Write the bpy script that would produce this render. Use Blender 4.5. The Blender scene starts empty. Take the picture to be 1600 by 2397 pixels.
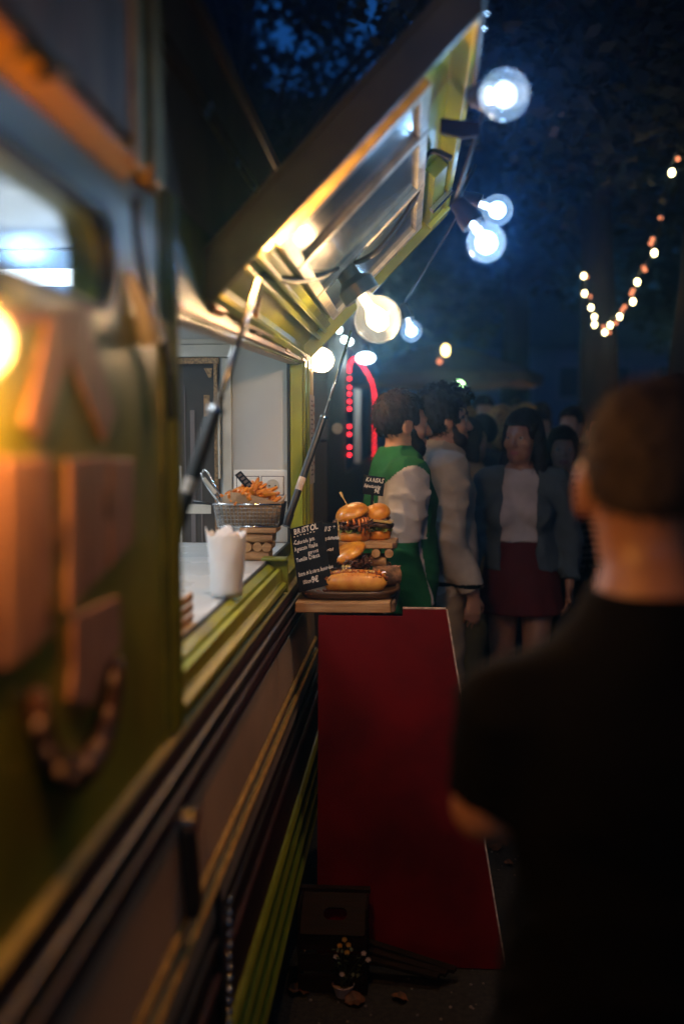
import bpy, bmesh, math, random
import numpy as np
from mathutils import Vector, Matrix, noise as mnoise

random.seed(7)
scene = bpy.context.scene
C = scene.collection
R = math.radians

# ------------------------------------------------------------------ camera
CAM_H = 1.65
F_PX = 35.0 / 36.0 * 2397.0
PITCH, YAW = R(4.412), R(3.788)
cam_data = bpy.data.cameras.new('camera')
cam_data.sensor_fit = 'VERTICAL'
cam_data.sensor_height = 36.0
cam_data.sensor_width = 24.0
cam_data.lens = 35.0
cam_data.clip_start = 0.02
cam_data.clip_end = 400.0
cam_data.dof.use_dof = True
cam_data.dof.focus_distance = 3.42
cam_data.dof.aperture_fstop = 1.2
cam = bpy.data.objects.new('camera', cam_data)
C.objects.link(cam)
cam.location = (0, 0, CAM_H)
cam.rotation_euler = (R(90) - PITCH, 0, YAW)
scene.camera = cam

# ------------------------------------------------------------------ dusk sky
world = bpy.data.worlds.new('World')
scene.world = world
world.use_nodes = True
wn = world.node_tree
bg = wn.nodes['Background']
sky = wn.nodes.new('ShaderNodeTexSky')
sky.sky_type = 'NISHITA'
sky.sun_disc = False
sky.sun_elevation = R(5.0)
sky.sun_rotation = R(200)
sky.ozone_density = 6.0
wn.links.new(sky.outputs[0], bg.inputs[0])
bg.inputs[1].default_value = SKY_STRENGTH = 0.15

scene.view_settings.view_transform = 'Standard'
scene.view_settings.look = 'None'
scene.view_settings.exposure = 0.0
scene.view_settings.gamma = 1.0
scene.view_settings.use_curve_mapping = False
scene.render.engine = 'CYCLES'
cy = scene.cycles
cy.use_denoising = True
cy.max_bounces = 6
cy.diffuse_bounces = 3
cy.glossy_bounces = 3
cy.transmission_bounces = 4
cy.transparent_max_bounces = 12
cy.volume_bounces = 0
cy.sample_clamp_indirect = 4.0
cy.caustics_reflective = False
cy.caustics_refractive = False

WARM = (1.0, 0.62, 0.30)
AMBER = (1.0, 0.41, 0.08)
COOL = (0.30, 0.59, 1.0)
HAZE_DENSITY = 0.018

# ------------------------------------------------------------------ pixel-to-place helpers (used only to read measured points off the photo)
_Rc = Matrix.Rotation(YAW, 3, 'Z') @ Matrix.Rotation(R(90) - PITCH, 3, 'X')
def ray(px, py):
    return (_Rc @ Vector(((px - 800) / F_PX, -(py - 1198.5) / F_PX, -1.0)))
def at(px, py, Y):
    d = ray(px, py); t = Y / d.y
    return Vector((d.x * t, d.y * t, CAM_H + d.z * t))
def atx(px, py, X):
    d = ray(px, py); t = X / d.x
    return Vector((d.x * t, d.y * t, CAM_H + d.z * t))

# ------------------------------------------------------------------ materials
def mat(name, col, rough=0.5, metal=0.0, var=0.0, vscale=8.0, bump=0.0, bscale=60.0, col2=None, coat=0.0,
        spec=0.5, stretch=None, emit=None, estr=0.0, sss=0.0, detail=4.0):
    m = bpy.data.materials.new(name)
    m.use_nodes = True
    nt = m.node_tree
    b = nt.nodes['Principled BSDF']
    b.inputs['Roughness'].default_value = rough
    b.inputs['Metallic'].default_value = metal
    b.inputs['Specular IOR Level'].default_value = spec
    b.inputs['Coat Weight'].default_value = coat
    b.inputs['Coat Roughness'].default_value = 0.08
    if sss:
        b.inputs['Subsurface Weight'].default_value = sss
        b.inputs['Subsurface Radius'].default_value = (0.02, 0.008, 0.004)
        b.inputs['Subsurface Scale'].default_value = 1.0
    tc = nt.nodes.new('ShaderNodeTexCoord')
    mp = nt.nodes.new('ShaderNodeMapping')
    nt.links.new(tc.outputs['Object'], mp.inputs[0])
    if stretch:
        mp.inputs['Scale'].default_value = stretch
    if var or col2:
        n = nt.nodes.new('ShaderNodeTexNoise')
        n.inputs['Scale'].default_value = vscale
        n.inputs['Detail'].default_value = detail
        nt.links.new(mp.outputs[0], n.inputs['Vector'])
        rp = nt.nodes.new('ShaderNodeValToRGB')
        c1 = col2 if col2 else tuple(max(0, c * (1 - var)) for c in col)
        c2 = col if col2 else tuple(min(1, c * (1 + var * .6)) for c in col)
        rp.color_ramp.elements[0].position = 0.36
        rp.color_ramp.elements[1].position = 0.64
        rp.color_ramp.elements[0].color = (*c1, 1)
        rp.color_ramp.elements[1].color = (*c2, 1)
        nt.links.new(n.outputs['Fac'], rp.inputs[0])
        nt.links.new(rp.outputs[0], b.inputs['Base Color'])
        mr = nt.nodes.new('ShaderNodeMapRange')
        mr.inputs['To Min'].default_value = max(0.02, rough - .12)
        mr.inputs['To Max'].default_value = min(1, rough + .12)
        nt.links.new(n.outputs['Fac'], mr.inputs['Value'])
        nt.links.new(mr.outputs[0], b.inputs['Roughness'])
    else:
        b.inputs['Base Color'].default_value = (*col, 1)
    if bump:
        n2 = nt.nodes.new('ShaderNodeTexNoise')
        n2.inputs['Scale'].default_value = bscale
        n2.inputs['Detail'].default_value = 5
        nt.links.new(mp.outputs[0], n2.inputs['Vector'])
        bp = nt.nodes.new('ShaderNodeBump')
        bp.inputs['Strength'].default_value = bump
        bp.inputs['Distance'].default_value = 0.004
        nt.links.new(n2.outputs['Fac'], bp.inputs['Height'])
        nt.links.new(bp.outputs[0], b.inputs['Normal'])
    if emit:
        b.inputs['Emission Color'].default_value = (*emit, 1)
        b.inputs['Emission Strength'].default_value = estr
        try: m.cycles.emission_sampling = 'NONE'
        except Exception: pass
    return m

def glow_mat(name, col, s):
    m = bpy.data.materials.new(name); m.use_nodes = True
    nt = m.node_tree; nt.nodes.clear()
    o = nt.nodes.new('ShaderNodeOutputMaterial'); e = nt.nodes.new('ShaderNodeEmission')
    e.inputs[0].default_value = (*col, 1); e.inputs[1].default_value = s
    nt.links.new(e.outputs[0], o.inputs[0])
    m.cycles.emission_sampling = 'NONE'
    return m

def glass_mat(name, tint=(1, 1, 1), gloss=0.06, edge=0.5, rough=0.02, frost=0):
    """thin clear glass: passes light, reflects more towards its edge"""
    m = bpy.data.materials.new(name); m.use_nodes = True
    nt = m.node_tree; nt.nodes.clear()
    o = nt.nodes.new('ShaderNodeOutputMaterial')
    t = nt.nodes.new('ShaderNodeBsdfTransparent'); t.inputs[0].default_value = (*tint, 1)
    g = nt.nodes.new('ShaderNodeBsdfGlossy'); g.inputs['Roughness'].default_value = rough
    lw = nt.nodes.new('ShaderNodeLayerWeight'); lw.inputs[0].default_value = 0.35
    mr = nt.nodes.new('ShaderNodeMapRange')
    mr.inputs['To Min'].default_value = gloss; mr.inputs['To Max'].default_value = edge
    nt.links.new(lw.outputs['Facing'], mr.inputs['Value'])
    mx = nt.nodes.new('ShaderNodeMixShader')
    nt.links.new(mr.outputs[0], mx.inputs[0]); nt.links.new(t.outputs[0], mx.inputs[1]); nt.links.new(g.outputs[0], mx.inputs[2])
    if frost:
        tr = nt.nodes.new('ShaderNodeBsdfTranslucent'); m2 = nt.nodes.new('ShaderNodeMixShader'); m2.inputs[0].default_value = frost
        nt.links.new(mx.outputs[0], m2.inputs[1]); nt.links.new(tr.outputs[0], m2.inputs[2]); mx = m2
    nt.links.new(mx.outputs[0], o.inputs[0])
    return m

def wood_mat(name, light, dark, scale=14, stretch=(1, 8, 8), rough=.6, bump=.4):
    m = mat(name, light, rough, col2=dark, vscale=scale, bump=bump, bscale=scale * 1.6, stretch=stretch, detail=7)
    return m

M = {}
M['lime'] = mat('lime_paint', (.325, .345, .018), .36, var=.28, vscale=5, detail=8, bump=.05, bscale=25, coat=.22)
M['lime_old'] = mat('lime_paint_worn', (.265, .295, .028), .38, var=.35, vscale=14, bump=.15, bscale=40, coat=.3)
M['hatch_skin'] = mat('hatch_outer_paint', (.095, .085, .028), .5, var=.3, vscale=9, bump=.1)
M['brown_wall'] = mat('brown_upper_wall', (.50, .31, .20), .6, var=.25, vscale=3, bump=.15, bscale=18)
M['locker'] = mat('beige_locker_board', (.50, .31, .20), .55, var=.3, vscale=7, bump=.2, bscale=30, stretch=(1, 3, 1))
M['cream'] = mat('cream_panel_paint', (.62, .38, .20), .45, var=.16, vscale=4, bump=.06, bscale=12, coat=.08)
M['maroon'] = mat('dark_maroon_moulding', (.040, .012, .010), .55, var=.4, vscale=18, spec=.3)
M['blackrib'] = mat('black_rib', (.013, .008, .007), .6, var=.3, spec=.3)
M['gold'] = mat('gold_trim', (.60, .38, .11), .45, metal=.3, var=.25, vscale=22)
M['olive_trim'] = mat('pale_olive_trim', (.34, .29, .09), .65, var=.2, vscale=12, spec=.3)
M['gutter'] = mat('orange_yellow_gutter_paint', (.62, .30, .015), .5, var=.12, vscale=9, spec=.3)
M['green_rib'] = mat('green_rib_paint', (.17, .20, .012), .35, var=.2, vscale=12, coat=.3)
M['white_lam'] = mat('white_laminate', (.74, .76, .76), .28, var=.05, vscale=3, coat=.35)
M['white_wall'] = mat('white_panel', (.54, .545, .535), .5, var=.06, vscale=5, bump=.04)
M['off_white'] = mat('off_white_trim', (.58, .55, .48), .45, var=.12, vscale=12)
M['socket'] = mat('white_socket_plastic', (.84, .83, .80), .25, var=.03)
M['rubber'] = mat('black_rubber', (.012, .012, .012), .55, var=.3, bump=.1)
M['black'] = mat('black_plastic', (.015, .015, .016), .38, var=.2, vscale=30)
M['steel'] = mat('steel', (.62, .62, .62), .24, metal=1, var=.1, vscale=40)
M['chrome'] = mat('chrome', (.70, .70, .71), .16, metal=1)
M['worn_chrome'] = mat('worn_chrome', (.16, .13, .10), .5, metal=.5, var=.3, vscale=30)
M['brass'] = mat('brass_mesh_border', (.33, .20, .10), .4, metal=.6, var=.5, vscale=120)
M['darknet'] = mat('dark_mesh_door', (.045, .036, .030), .5, var=.5, vscale=4)
M['panel_glass'] = mat('dark_gloss_pane', (.055, .085, .115), .25, var=.12, vscale=3, coat=.5)
M['pane_frame'] = mat('cream_pane_frame', (.52, .46, .33), .4, var=.3, vscale=25)
M['red'] = mat('red_board_paint', (.115, .0010, .0016), .62, var=.40, vscale=3.5, detail=9, bump=.12, spec=.15)
M['red_edge'] = mat('raw_board_edge', (.48, .34, .27), .7, var=.35, vscale=60)
M['bulb_glass'] = glass_mat('bulb_glass', (.98, .99, 1), .06, .5, .05, .08)
M['bulb_glass_warm'] = glass_mat('bulb_glass_warm', (1, .99, .97), .06, .5, .05, .28)
M['pane_clear'] = glass_mat('window_glass', (.95, .97, .97), .03, .12, .12)
M['cool_core'] = glow_mat('cool_filament', (.86, .93, 1.0), 3)
M['warm_core'] = glow_mat('warm_filament', (1.0, .80, .52), 6)
M['amber_core'] = glow_mat('amber_filament', (1.0, .55, .10), 1.3)
M['screen'] = glow_mat('phone_screen', (.45, .60, 1.0), .5)
M['tube_core'] = glow_mat('fluorescent_tube', (.82, .92, 1.0), 5)
M['led_panel'] = glow_mat('cool_light_panel', (.36, .60, 1.0), .85)
M['wood'] = wood_mat('plank_wood', (.52, .30, .13), (.34, .17, .065), 10)
M['wood_pink'] = wood_mat('pinkish_plank', (.50, .27, .18), (.27, .12, .075), 9, (1, 9, 1.2))
M['wood_log'] = wood_mat('small_log_wood', (.50, .29, .12), (.30, .15, .055), 16)
M['bark'] = mat('bark', (.20, .10, .05), .85, var=.6, vscale=45, bump=.9, bscale=70)
M['tray'] = mat('dark_wooden_tray', (.085, .042, .020), .42, var=.4, vscale=12, stretch=(1, 6, 6))
M['slate'] = mat('chalkboard', (.010, .010, .011), .7, var=.35, vscale=25, spec=.08)
M['chalk'] = mat('chalk_writing', (.72, .70, .66), .8, var=.15, vscale=200)
M['bun'] = mat('toasted_bun', (.60, .19, .014), .36, col2=(.80, .34, .034), vscale=30, bump=.22, bscale=95, coat=.28, sss=.10)
M['bun_cut'] = mat('bun_crumb', (.66, .40, .15), .7, var=.25, vscale=60, bump=.4, bscale=120)
M['hotdog_bun'] = mat('soft_bun', (.78, .36, .055), .5, col2=(.60, .19, .018), vscale=20, bump=.12, bscale=60, coat=.25, sss=.12)
M['patty'] = mat('seared_patty', (.075, .026, .012), .42, col2=(.035, .012, .006), vscale=50, bump=.9, bscale=90, coat=.3)
M['meat'] = mat('pulled_meat', (.15, .050, .018), .38, col2=(.055, .018, .008), vscale=60, bump=.5, bscale=120, coat=.5)
M['sauce'] = mat('orange_sauce', (.66, .19, .025), .22, var=.2, vscale=40, coat=.6)
M['cheese'] = mat('melted_cheese', (.72, .52, .19), .33, var=.1, vscale=30, coat=.4, sss=.2)
M['lettuce'] = mat('lettuce', (.20, .27, .045), .45, col2=(.45, .46, .14), vscale=40, coat=.2)
M['sausage'] = mat('sausage', (.19, .045, .020), .28, var=.4, vscale=30, coat=.5)
M['topping'] = mat('crispy_topping', (.45, .14, .035), .45, col2=(.16, .030, .016), vscale=90, coat=.2)
M['fry'] = mat('fried_potato', (.88, .33, .010), .42, col2=(.72, .20, .006), vscale=60, bump=.2, bscale=150, coat=.25)
M['kraft'] = mat('kraft_paper', (.36, .23, .12), .7, var=.15, vscale=20, bump=.2, bscale=60)
M['parchment'] = mat('white_paper_bag', (.76, .74, .72), .6, var=.08, vscale=12, bump=.5, bscale=22, sss=.15)
M['bamboo'] = mat('bamboo', (.62, .44, .18), .5, var=.2, vscale=60)
M['leaf'] = mat('leaf_green', (.030, .040, .012), .5, var=.5, vscale=1.5)
M['leaf_far'] = mat('leaf_dark', (.022, .028, .013), .6, var=.5, vscale=.4)
M['trunk'] = mat('tree_bark', (.055, .040, .029), .85, var=.5, vscale=9, bump=1, bscale=22, stretch=(1, 1, .25))
M['asphalt'] = mat('asphalt', (.036, .033, .030), .85, col2=(.018, .016, .015), vscale=55, bump=.9, bscale=160, detail=8, spec=.15)
M['dry_leaf'] = mat('dry_leaf', (.10, .034, .009), .7, var=.5, vscale=40, bump=.3)
M['pot'] = mat('pale_pot', (.30, .21, .18), .5, var=.15, vscale=10)
M['petal'] = mat('pale_petal', (.62, .50, .42), .6, var=.2, vscale=60)
M['petal_y'] = mat('yellow_petal', (.60, .34, .05), .6, var=.2, vscale=60)
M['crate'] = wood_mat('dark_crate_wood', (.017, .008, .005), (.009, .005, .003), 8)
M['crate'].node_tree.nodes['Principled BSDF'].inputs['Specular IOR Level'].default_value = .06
M['cable'] = mat('black_cable', (.010, .010, .010), .5)
M['wire'] = mat('pale_wire', (.22, .12, .07), .5)
M['paper_notice'] = mat('printed_paper', (.62, .50, .42), .7, var=.2, vscale=30)
M['print'] = mat('red_print', (.50, .16, .09), .7, var=.3, vscale=80)
M['ink'] = mat('dark_print', (.16, .11, .09), .7)
M['stall_dark'] = mat('dark_stall_paint', (.050, .036, .034), .55, var=.3, vscale=5)
M['stall_grey'] = mat('grey_stall_paint', (.15, .125, .125), .55, var=.2, vscale=3)
M['awning'] = mat('tan_canvas', (.36, .23, .15), .8, var=.2, vscale=4)
M['led_red'] = glow_mat('red_led', (1.0, .018, .03), 9)
M['fairy'] = glow_mat('fairy_bulb', (1.0, .82, .40), 15)
M['fairy_dim'] = glow_mat('fairy_bulb_dim', (1.0, .30, .13), 1.7)
M['lamp_warm_far'] = glow_mat('far_warm_lamp', (1.0, .66, .22), 14)
M['lamp_green'] = glow_mat('green_lamp', (.50, 1.0, .40), 12)
M['lamp_cool_far'] = glow_mat('far_cool_lamp', (.82, 1.0, .97), 10)
M['far_wall'] = mat('far_pale_wall', (.38, .38, .44), .8, var=.2, vscale=.8)
M['far_roof'] = mat('far_roof', (.10, .07, .07), .8, var=.3, vscale=1)
M['far_pane'] = mat('far_window_pane', (.05, .06, .09), .2)

# ------------------------------------------------------------------ scene-graph helpers
def tag(o, label=None, cat=None, group=None, kind=None):
    if label: o['label'] = label
    if cat: o['category'] = cat
    if group: o['group'] = group
    if kind: o['kind'] = kind
    return o

def thing(name, label, cat, loc=(0, 0, 0), group=None):
    o = bpy.data.objects.new(name, None)
    o.empty_display_size = .05
    o.location = loc
    C.objects.link(o)
    return tag(o, label, cat, group)

def root_of(o):
    while o.parent: o = o.parent
    return o

def copy_tree(o, parent=None):
    c = o.copy(); C.objects.link(c); c.parent = parent
    for ch in list(o.children): copy_tree(ch, c)
    return c

class MB:
    """collects shapes in world coordinates, links them as one mesh object"""
    def __init__(s): s.v = []; s.f = []; s.mi = []; s.cur = 0
    def add(s, vs, fs):
        o = len(s.v)
        s.v.extend([tuple(v) for v in vs]); s.f.extend([tuple(i + o for i in f) for f in fs]); s.mi.extend([s.cur] * len(fs))
        return s
    def box(s, a, b):
        x0, x1 = sorted((a[0], b[0])); y0, y1 = sorted((a[1], b[1])); z0, z1 = sorted((a[2], b[2]))
        return s.add([(x0,y0,z0),(x1,y0,z0),(x1,y1,z0),(x0,y1,z0),(x0,y0,z1),(x1,y0,z1),(x1,y1,z1),(x0,y1,z1)],
                     [(0,3,2,1),(4,5,6,7),(0,1,5,4),(1,2,6,5),(2,3,7,6),(3,0,4,7)])
    def hexa(s, p):   # eight points, bottom four then top four
        return s.add(p, [(0,3,2,1),(4,5,6,7),(0,1,5,4),(1,2,6,5),(2,3,7,6),(3,0,4,7)])
    def sweep_y(s, prof, y0, y1, dx=0, dz=0, closed=True):
        """x-z profile swept along y"""
        n = len(prof)
        vs = [(x, y0, z) for x, z in prof] + [(x + dx, y1, z + dz) for x, z in prof]
        fs = [(i, (i+1) % n, n + (i+1) % n, n + i) for i in range(n if closed else n - 1)]
        if closed: fs += [tuple(range(n))[::-1], tuple(range(n, 2*n))]
        return s.add(vs, fs)
    def prism(s, poly, off):
        n = len(poly); off = Vector(off)
        vs = [Vector(p) for p in poly] + [Vector(p) + off for p in poly]
        return s.add(vs, [tuple(range(n))[::-1], tuple(range(n, 2*n))] + [(i, (i+1) % n, n + (i+1) % n, n + i) for i in range(n)])
    def tube(s, pts, r, n=8, cap=True):
        pts = [Vector(p) for p in pts]; k = len(pts)
        rs = r if isinstance(r, (list, tuple)) else [r] * k
        up = None; rings = []
        for i, p in enumerate(pts):
            d = (pts[min(i+1, k-1)] - pts[max(i-1, 0)])
            if d.length < 1e-9: d = Vector((0, 0, 1))
            d.normalize()
            if up is None:
                a = Vector((0, 0, 1)) if abs(d.z) < .9 else Vector((1, 0, 0))
                up = d.cross(a).normalized()
            else:
                up = (up - d * up.dot(d)).normalized()
            w = d.cross(up)
            rings.append([p + (up * math.cos(2*math.pi*j/n) + w * math.sin(2*math.pi*j/n)) * rs[i] for j in range(n)])
        vs = [v for rr in rings for v in rr]
        fs = [(i*n+j, i*n+(j+1) % n, (i+1)*n+(j+1) % n, (i+1)*n+j) for i in range(k-1) for j in range(n)]
        if cap: fs += [tuple(range(n))[::-1], tuple(range((k-1)*n, k*n))]
        return s.add(vs, fs)
    def lathe(s, prof, c=(0, 0, 0), n=24, axis=(0, 0, 1), wob=0.0, seed=0):
        """profile of (radius, height) about an axis"""
        q = Vector((0, 0, 1)).rotation_difference(Vector(axis).normalized())
        c = Vector(c); vs = []; k = len(prof)
        for i, (r, h) in enumerate(prof):
            for j in range(n):
                a = 2 * math.pi * j / n
                rr = r
                if wob: rr = r * (1 + wob * mnoise.noise(Vector((math.cos(a)*1.7 + seed, math.sin(a)*1.7, h * 25 + seed))))
                vs.append(c + q @ Vector((rr * math.cos(a), rr * math.sin(a), h)))
        fs = [(i*n+j, i*n+(j+1) % n, (i+1)*n+(j+1) % n, (i+1)*n+j) for i in range(k-1) for j in range(n)]
        if prof[0][0] > 1e-6: fs.append(tuple(range(n))[::-1])
        if prof[-1][0] > 1e-6: fs.append(tuple(range((k-1)*n, k*n)))
        return s.add(vs, fs)
    def ball(s, c, r, n=14, m=8, sc=(1, 1, 1)):
        pr = [(max(1e-7, math.sin(math.pi*i/m)), -math.cos(math.pi*i/m)) for i in range(m+1)]
        c = Vector(c); o = len(s.v)
        vs = [c + Vector((pr_[0]*math.cos(2*math.pi*j/n)*sc[0]*r, pr_[0]*math.sin(2*math.pi*j/n)*sc[1]*r, pr_[1]*sc[2]*r)) for pr_ in pr for j in range(n)]
        fs = [(i*n+j, i*n+(j+1) % n, (i+1)*n+(j+1) % n, (i+1)*n+j) for i in range(m) for j in range(n)]
        return s.add(vs, fs)
    def build(s, name, mats, parent=None, smooth=False, bevel=0.0, auto=None, label=None, kind=None):
        me = bpy.data.meshes.new(name)
        off = Vector((0, 0, 0))
        if parent is not None: off = root_of(parent).location
        me.from_pydata([tuple(Vector(v) - off) for v in s.v], [], s.f)
        for m in (mats if isinstance(mats, (list, tuple)) else [mats]): me.materials.append(m)
        if s.mi and max(s.mi) > 0: me.polygons.foreach_set('material_index', s.mi)
        bm = bmesh.new(); bm.from_mesh(me)
        bmesh.ops.remove_doubles(bm, verts=bm.verts, dist=1e-6)
        bmesh.ops.recalc_face_normals(bm, faces=bm.faces)
        bm.to_mesh(me); bm.free()
        if smooth: me.polygons.foreach_set('use_smooth', [True] * len(me.polygons))
        me.update()
        o = bpy.data.objects.new(name, me)
        C.objects.link(o)
        if parent is not None: o.parent = parent
        if bevel:
            b = o.modifiers.new('bevel', 'BEVEL'); b.width = bevel; b.segments = 2; b.limit_method = 'ANGLE'; b.angle_limit = R(40)
        if smooth and auto:
            es = o.modifiers.new('split', 'EDGE_SPLIT'); es.split_angle = R(auto)
        if label: o['label'] = label
        if kind: o['kind'] = kind
        return o

# ------------------------------------------------------------------ lettering: flat strokes cut from the built-in face, one glyph at a time so that hands wobble
_glyphs = {}
def glyph(ch):
    if ch not in _glyphs:
        cu = bpy.data.curves.new('g', 'FONT'); cu.body = ch; cu.size = 1; cu.resolution_u = 2; cu.fill_mode = 'FRONT'; cu.offset = 0.022
        o = bpy.data.objects.new('g', cu); C.objects.link(o)
        dg = bpy.context.evaluated_depsgraph_get(); dg.update()
        me = bpy.data.meshes.new_from_object(o.evaluated_get(dg))
        vs = [v.co.copy() for v in me.vertices]; fs = [tuple(p.vertices) for p in me.polygons]
        w = max([v.x for v in vs], default=.3)
        bpy.data.objects.remove(o); bpy.data.curves.remove(cu); bpy.data.meshes.remove(me)
        _glyphs[ch] = (vs, fs, w)
    return _glyphs[ch]
def lettering(mb, text, origin, right, up, size, wobble=.05, slant=.15, squash=1.0, seed=1):
    rnd = random.Random(seed); right = Vector(right).normalized(); up = Vector(up).normalized(); o = Vector(origin); x = 0.0
    for ch in text:
        if ch == ' ': x += .32 * squash; continue
        vs, fs, w = glyph(ch)
        a = rnd.uniform(-wobble, wobble) * 2; dy = rnd.uniform(-wobble, wobble) * .8; k = 1 + rnd.uniform(-wobble, wobble) * 2
        out = []
        for v in vs:
            vx, vy = v.x * k * squash, v.y * k
            vx, vy = vx * math.cos(a) - vy * math.sin(a) + vy * slant, vx * math.sin(a) + vy * math.cos(a) + dy
            out.append(o + right * (x + vx) * size + up * vy * size)
        mb.add(out, fs)
        x += (w + .07) * squash
    return x * size
# ================================================================== GROUND
def ground_mesh():
    n = 60
    xs = [-60 + 120 * i / n for i in range(n + 1)]; ys = [-30 + 130 * i / n for i in range(n + 1)]
    mb = MB()
    mb.add([(x, y, 0.0) for y in ys for x in xs], [(j*(n+1)+i, j*(n+1)+i+1, (j+1)*(n+1)+i+1, (j+1)*(n+1)+i) for j in range(n) for i in range(n)])
    return mb
g = ground_mesh().build('ground', M['asphalt']); tag(g, kind='structure')

# ================================================================== FOOD TRAILER
trailer = thing('food_trailer', 'lime green vintage food trailer with its service hatch propped open', 'food trailer', (-1.3, 1.4, 0))
Y0, Y1 = -1.6, 3.88          # trailer ends
XW = -0.38                   # outer face of the side wall
XI = -0.43                   # inner face
ZR = 2.41                    # roof edge
WY0, WY1 = 1.62, 3.58        # service opening
CZ = 1.257                   # counter height
def ztop(y): return 1.847 + (y - 1.61) * 0.030
NY0, NY1, NZ0, NZ1 = 0.28, 1.27, 1.795, 1.93   # narrow window

def wall_block(y0, y1, z0, z1, z0b=None, z1b=None, x=XW, xi=XI):
    z0b = z0 if z0b is None else z0b; z1b = z1 if z1b is None else z1b
    return [(xi, y0, z0), (x, y0, z0), (x, y1, z0b), (xi, y1, z0b), (xi, y0, z1), (x, y0, z1), (x, y1, z1b), (xi, y1, z1b)]
# olive-lime side wall with two openings
mb = MB()
mb.hexa(wall_block(Y0, NY0, 1.165, 2.03)); mb.hexa(wall_block(NY0, NY1, 1.165, NZ0)); mb.hexa(wall_block(NY0, NY1, NZ1, 2.03))
mb.hexa(wall_block(NY1, WY0 - .005, 1.165, 2.03))
mb.build('side_wall', M['lime'], trailer)
MB().hexa(wall_block(WY1, Y1, 1.165, 2.03)).build('corner_wall', M['lime'], trailer)
mb = MB(); mb.hexa(wall_block(WY0 - .005, WY1, ztop(WY0), 2.03, ztop(WY1), 2.03)); mb.build('window_header', M['lime_old'], trailer)
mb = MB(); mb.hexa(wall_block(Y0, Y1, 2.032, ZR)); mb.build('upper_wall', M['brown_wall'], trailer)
# rounded narrow window: frame closes the square corners of the opening
def rounded(y0, y1, z0, z1, r, n=6):
    pts = []
    for cy_, cz_, a0 in ((y1 - r, z1 - r, 0), (y0 + r, z1 - r, 90), (y0 + r, z0 + r, 180), (y1 - r, z0 + r, 270)):
        for i in range(n + 1):
            a = R(a0 + 90 * i / n); pts.append((cy_ + r * math.cos(a), cz_ + r * math.sin(a)))
    return pts
def ring_frame(outer, inner, x0, x1):
    n = len(outer); vs = []; fs = []
    for x in (x0, x1):
        vs += [(x, a, b) for a, b in outer] + [(x, a, b) for a, b in inner]
    for i in range(n):
        j = (i + 1) % n
        fs += [(i, j, n + j, n + i), (2*n + i, 3*n + i, 3*n + j, 2*n + j), (i, 2*n + i, 2*n + j, j), (n + i, n + j, 3*n + j, 3*n + i)]
    return vs, fs
mb = MB()
mb.add(*ring_frame(rounded(NY0 - .012, NY1 + .014, NZ0 - .014, NZ1 + .012, .012), rounded(NY0 + .008, NY1 - .006, NZ0 + .006, NZ1 - .006, .058), XI - .003, XW + .006))
nw = mb.build('side_window', M['lime_old'], trailer, bevel=.002)
mb = MB(); mb.prism([(XW - .022, a, b) for a, b in rounded(NY0 + .009, NY1 - .007, NZ0 + .007, NZ1 - .007, .057)], (-.004, 0, 0))
mb.build('pane', M['pane_clear'], nw)
mb = MB(); mb.add(*ring_frame(rounded(NY0 + .006, NY1 - .004, NZ0 + .004, NZ1 - .004, .060), rounded(NY0 + .014, NY1 - .012, NZ0 + .012, NZ1 - .012, .052), XW - .012, XW + .009))
mb.build('seal', M['rubber'], nw)

# lower flank: leans outward as it drops
def flank_x(z): return XW + max(0, 1.165 - z) * 0.058
def strip(z0, z1, proud=0.0, depth=.02, y0=Y0, y1=Y1, round_=False):
    mb = MB(); x0, x1 = flank_x(z0) + proud, flank_x(z1) + proud
    if round_:
        zc = (z0 + z1) / 2; h = (z1 - z0) / 2; xc = flank_x(zc)
        prof = [(xc - depth, z0)] + [(xc + proud * math.sin(math.pi * i / 6), z0 + (z1 - z0) * i / 6) for i in range(7)] + [(xc - depth, z1)]
        return mb.sweep_y(prof, y0, y1)
    return mb.sweep_y([(x0 - depth, z0), (x0, z0), (x1, z1), (x1 - depth, z1)], y0, y1)
strip(1.148, 1.165, .010, .03, round_=True).build('belt_trim', M['olive_trim'], trailer, smooth=True, auto=40)
for z0, z1, m in ((1.108, 1.147, 'maroon'), (1.066, 1.106, 'blackrib'), (1.018, 1.064, 'maroon')):
    strip(z0, z1, .008, .03, round_=True).build('moulding', M[m], trailer, smooth=True, auto=40)
for za in (1.107, 1.065):
    strip(za - .0035, za + .0035, .010, .03, round_=True).build('moulding_bead', M['worn_chrome' if za > 1.1 else 'maroon'], trailer, smooth=True, auto=40)
# cream panels: joints every half metre or so
ys = [Y0, -.35, .72, 1.74, 2.80, Y1]
for i in range(len(ys) - 1):
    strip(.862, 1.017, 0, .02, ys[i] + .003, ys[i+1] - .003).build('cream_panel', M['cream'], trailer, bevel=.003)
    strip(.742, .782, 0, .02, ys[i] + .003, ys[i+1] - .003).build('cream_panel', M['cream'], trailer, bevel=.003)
strip(.784, .860, -.004, .02).build('trim_backing', M['cream'], trailer)
strip(.838, .858, .007, .015, round_=True).build('gold_trim', M['gold'], trailer, smooth=True, auto=40)
strip(.788, .812, .009, .015, round_=True).build('gold_trim', M['gold'], trailer, smooth=True, auto=40)
strip(.500, .741, -.006, .02).build('dark_skirt', M['maroon'], trailer)
strip(.690, .710, .004, .02, round_=True).build('moulding_bead', M['blackrib'], trailer, smooth=True)
strip(.610, .640, .004, .02, round_=True).build('moulding_bead', M['maroon'], trailer, smooth=True)
strip(.265, .499, -.010, .02).build('skirt_backing', M['blackrib'], trailer)
for z0, z1 in ((.468, .498), (.405, .440), (.335, .372), (.270, .304)):
    strip(z0, z1, .010, .02, round_=True).build('green_rib', M['green_rib'], trailer, smooth=True, auto=40)
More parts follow.
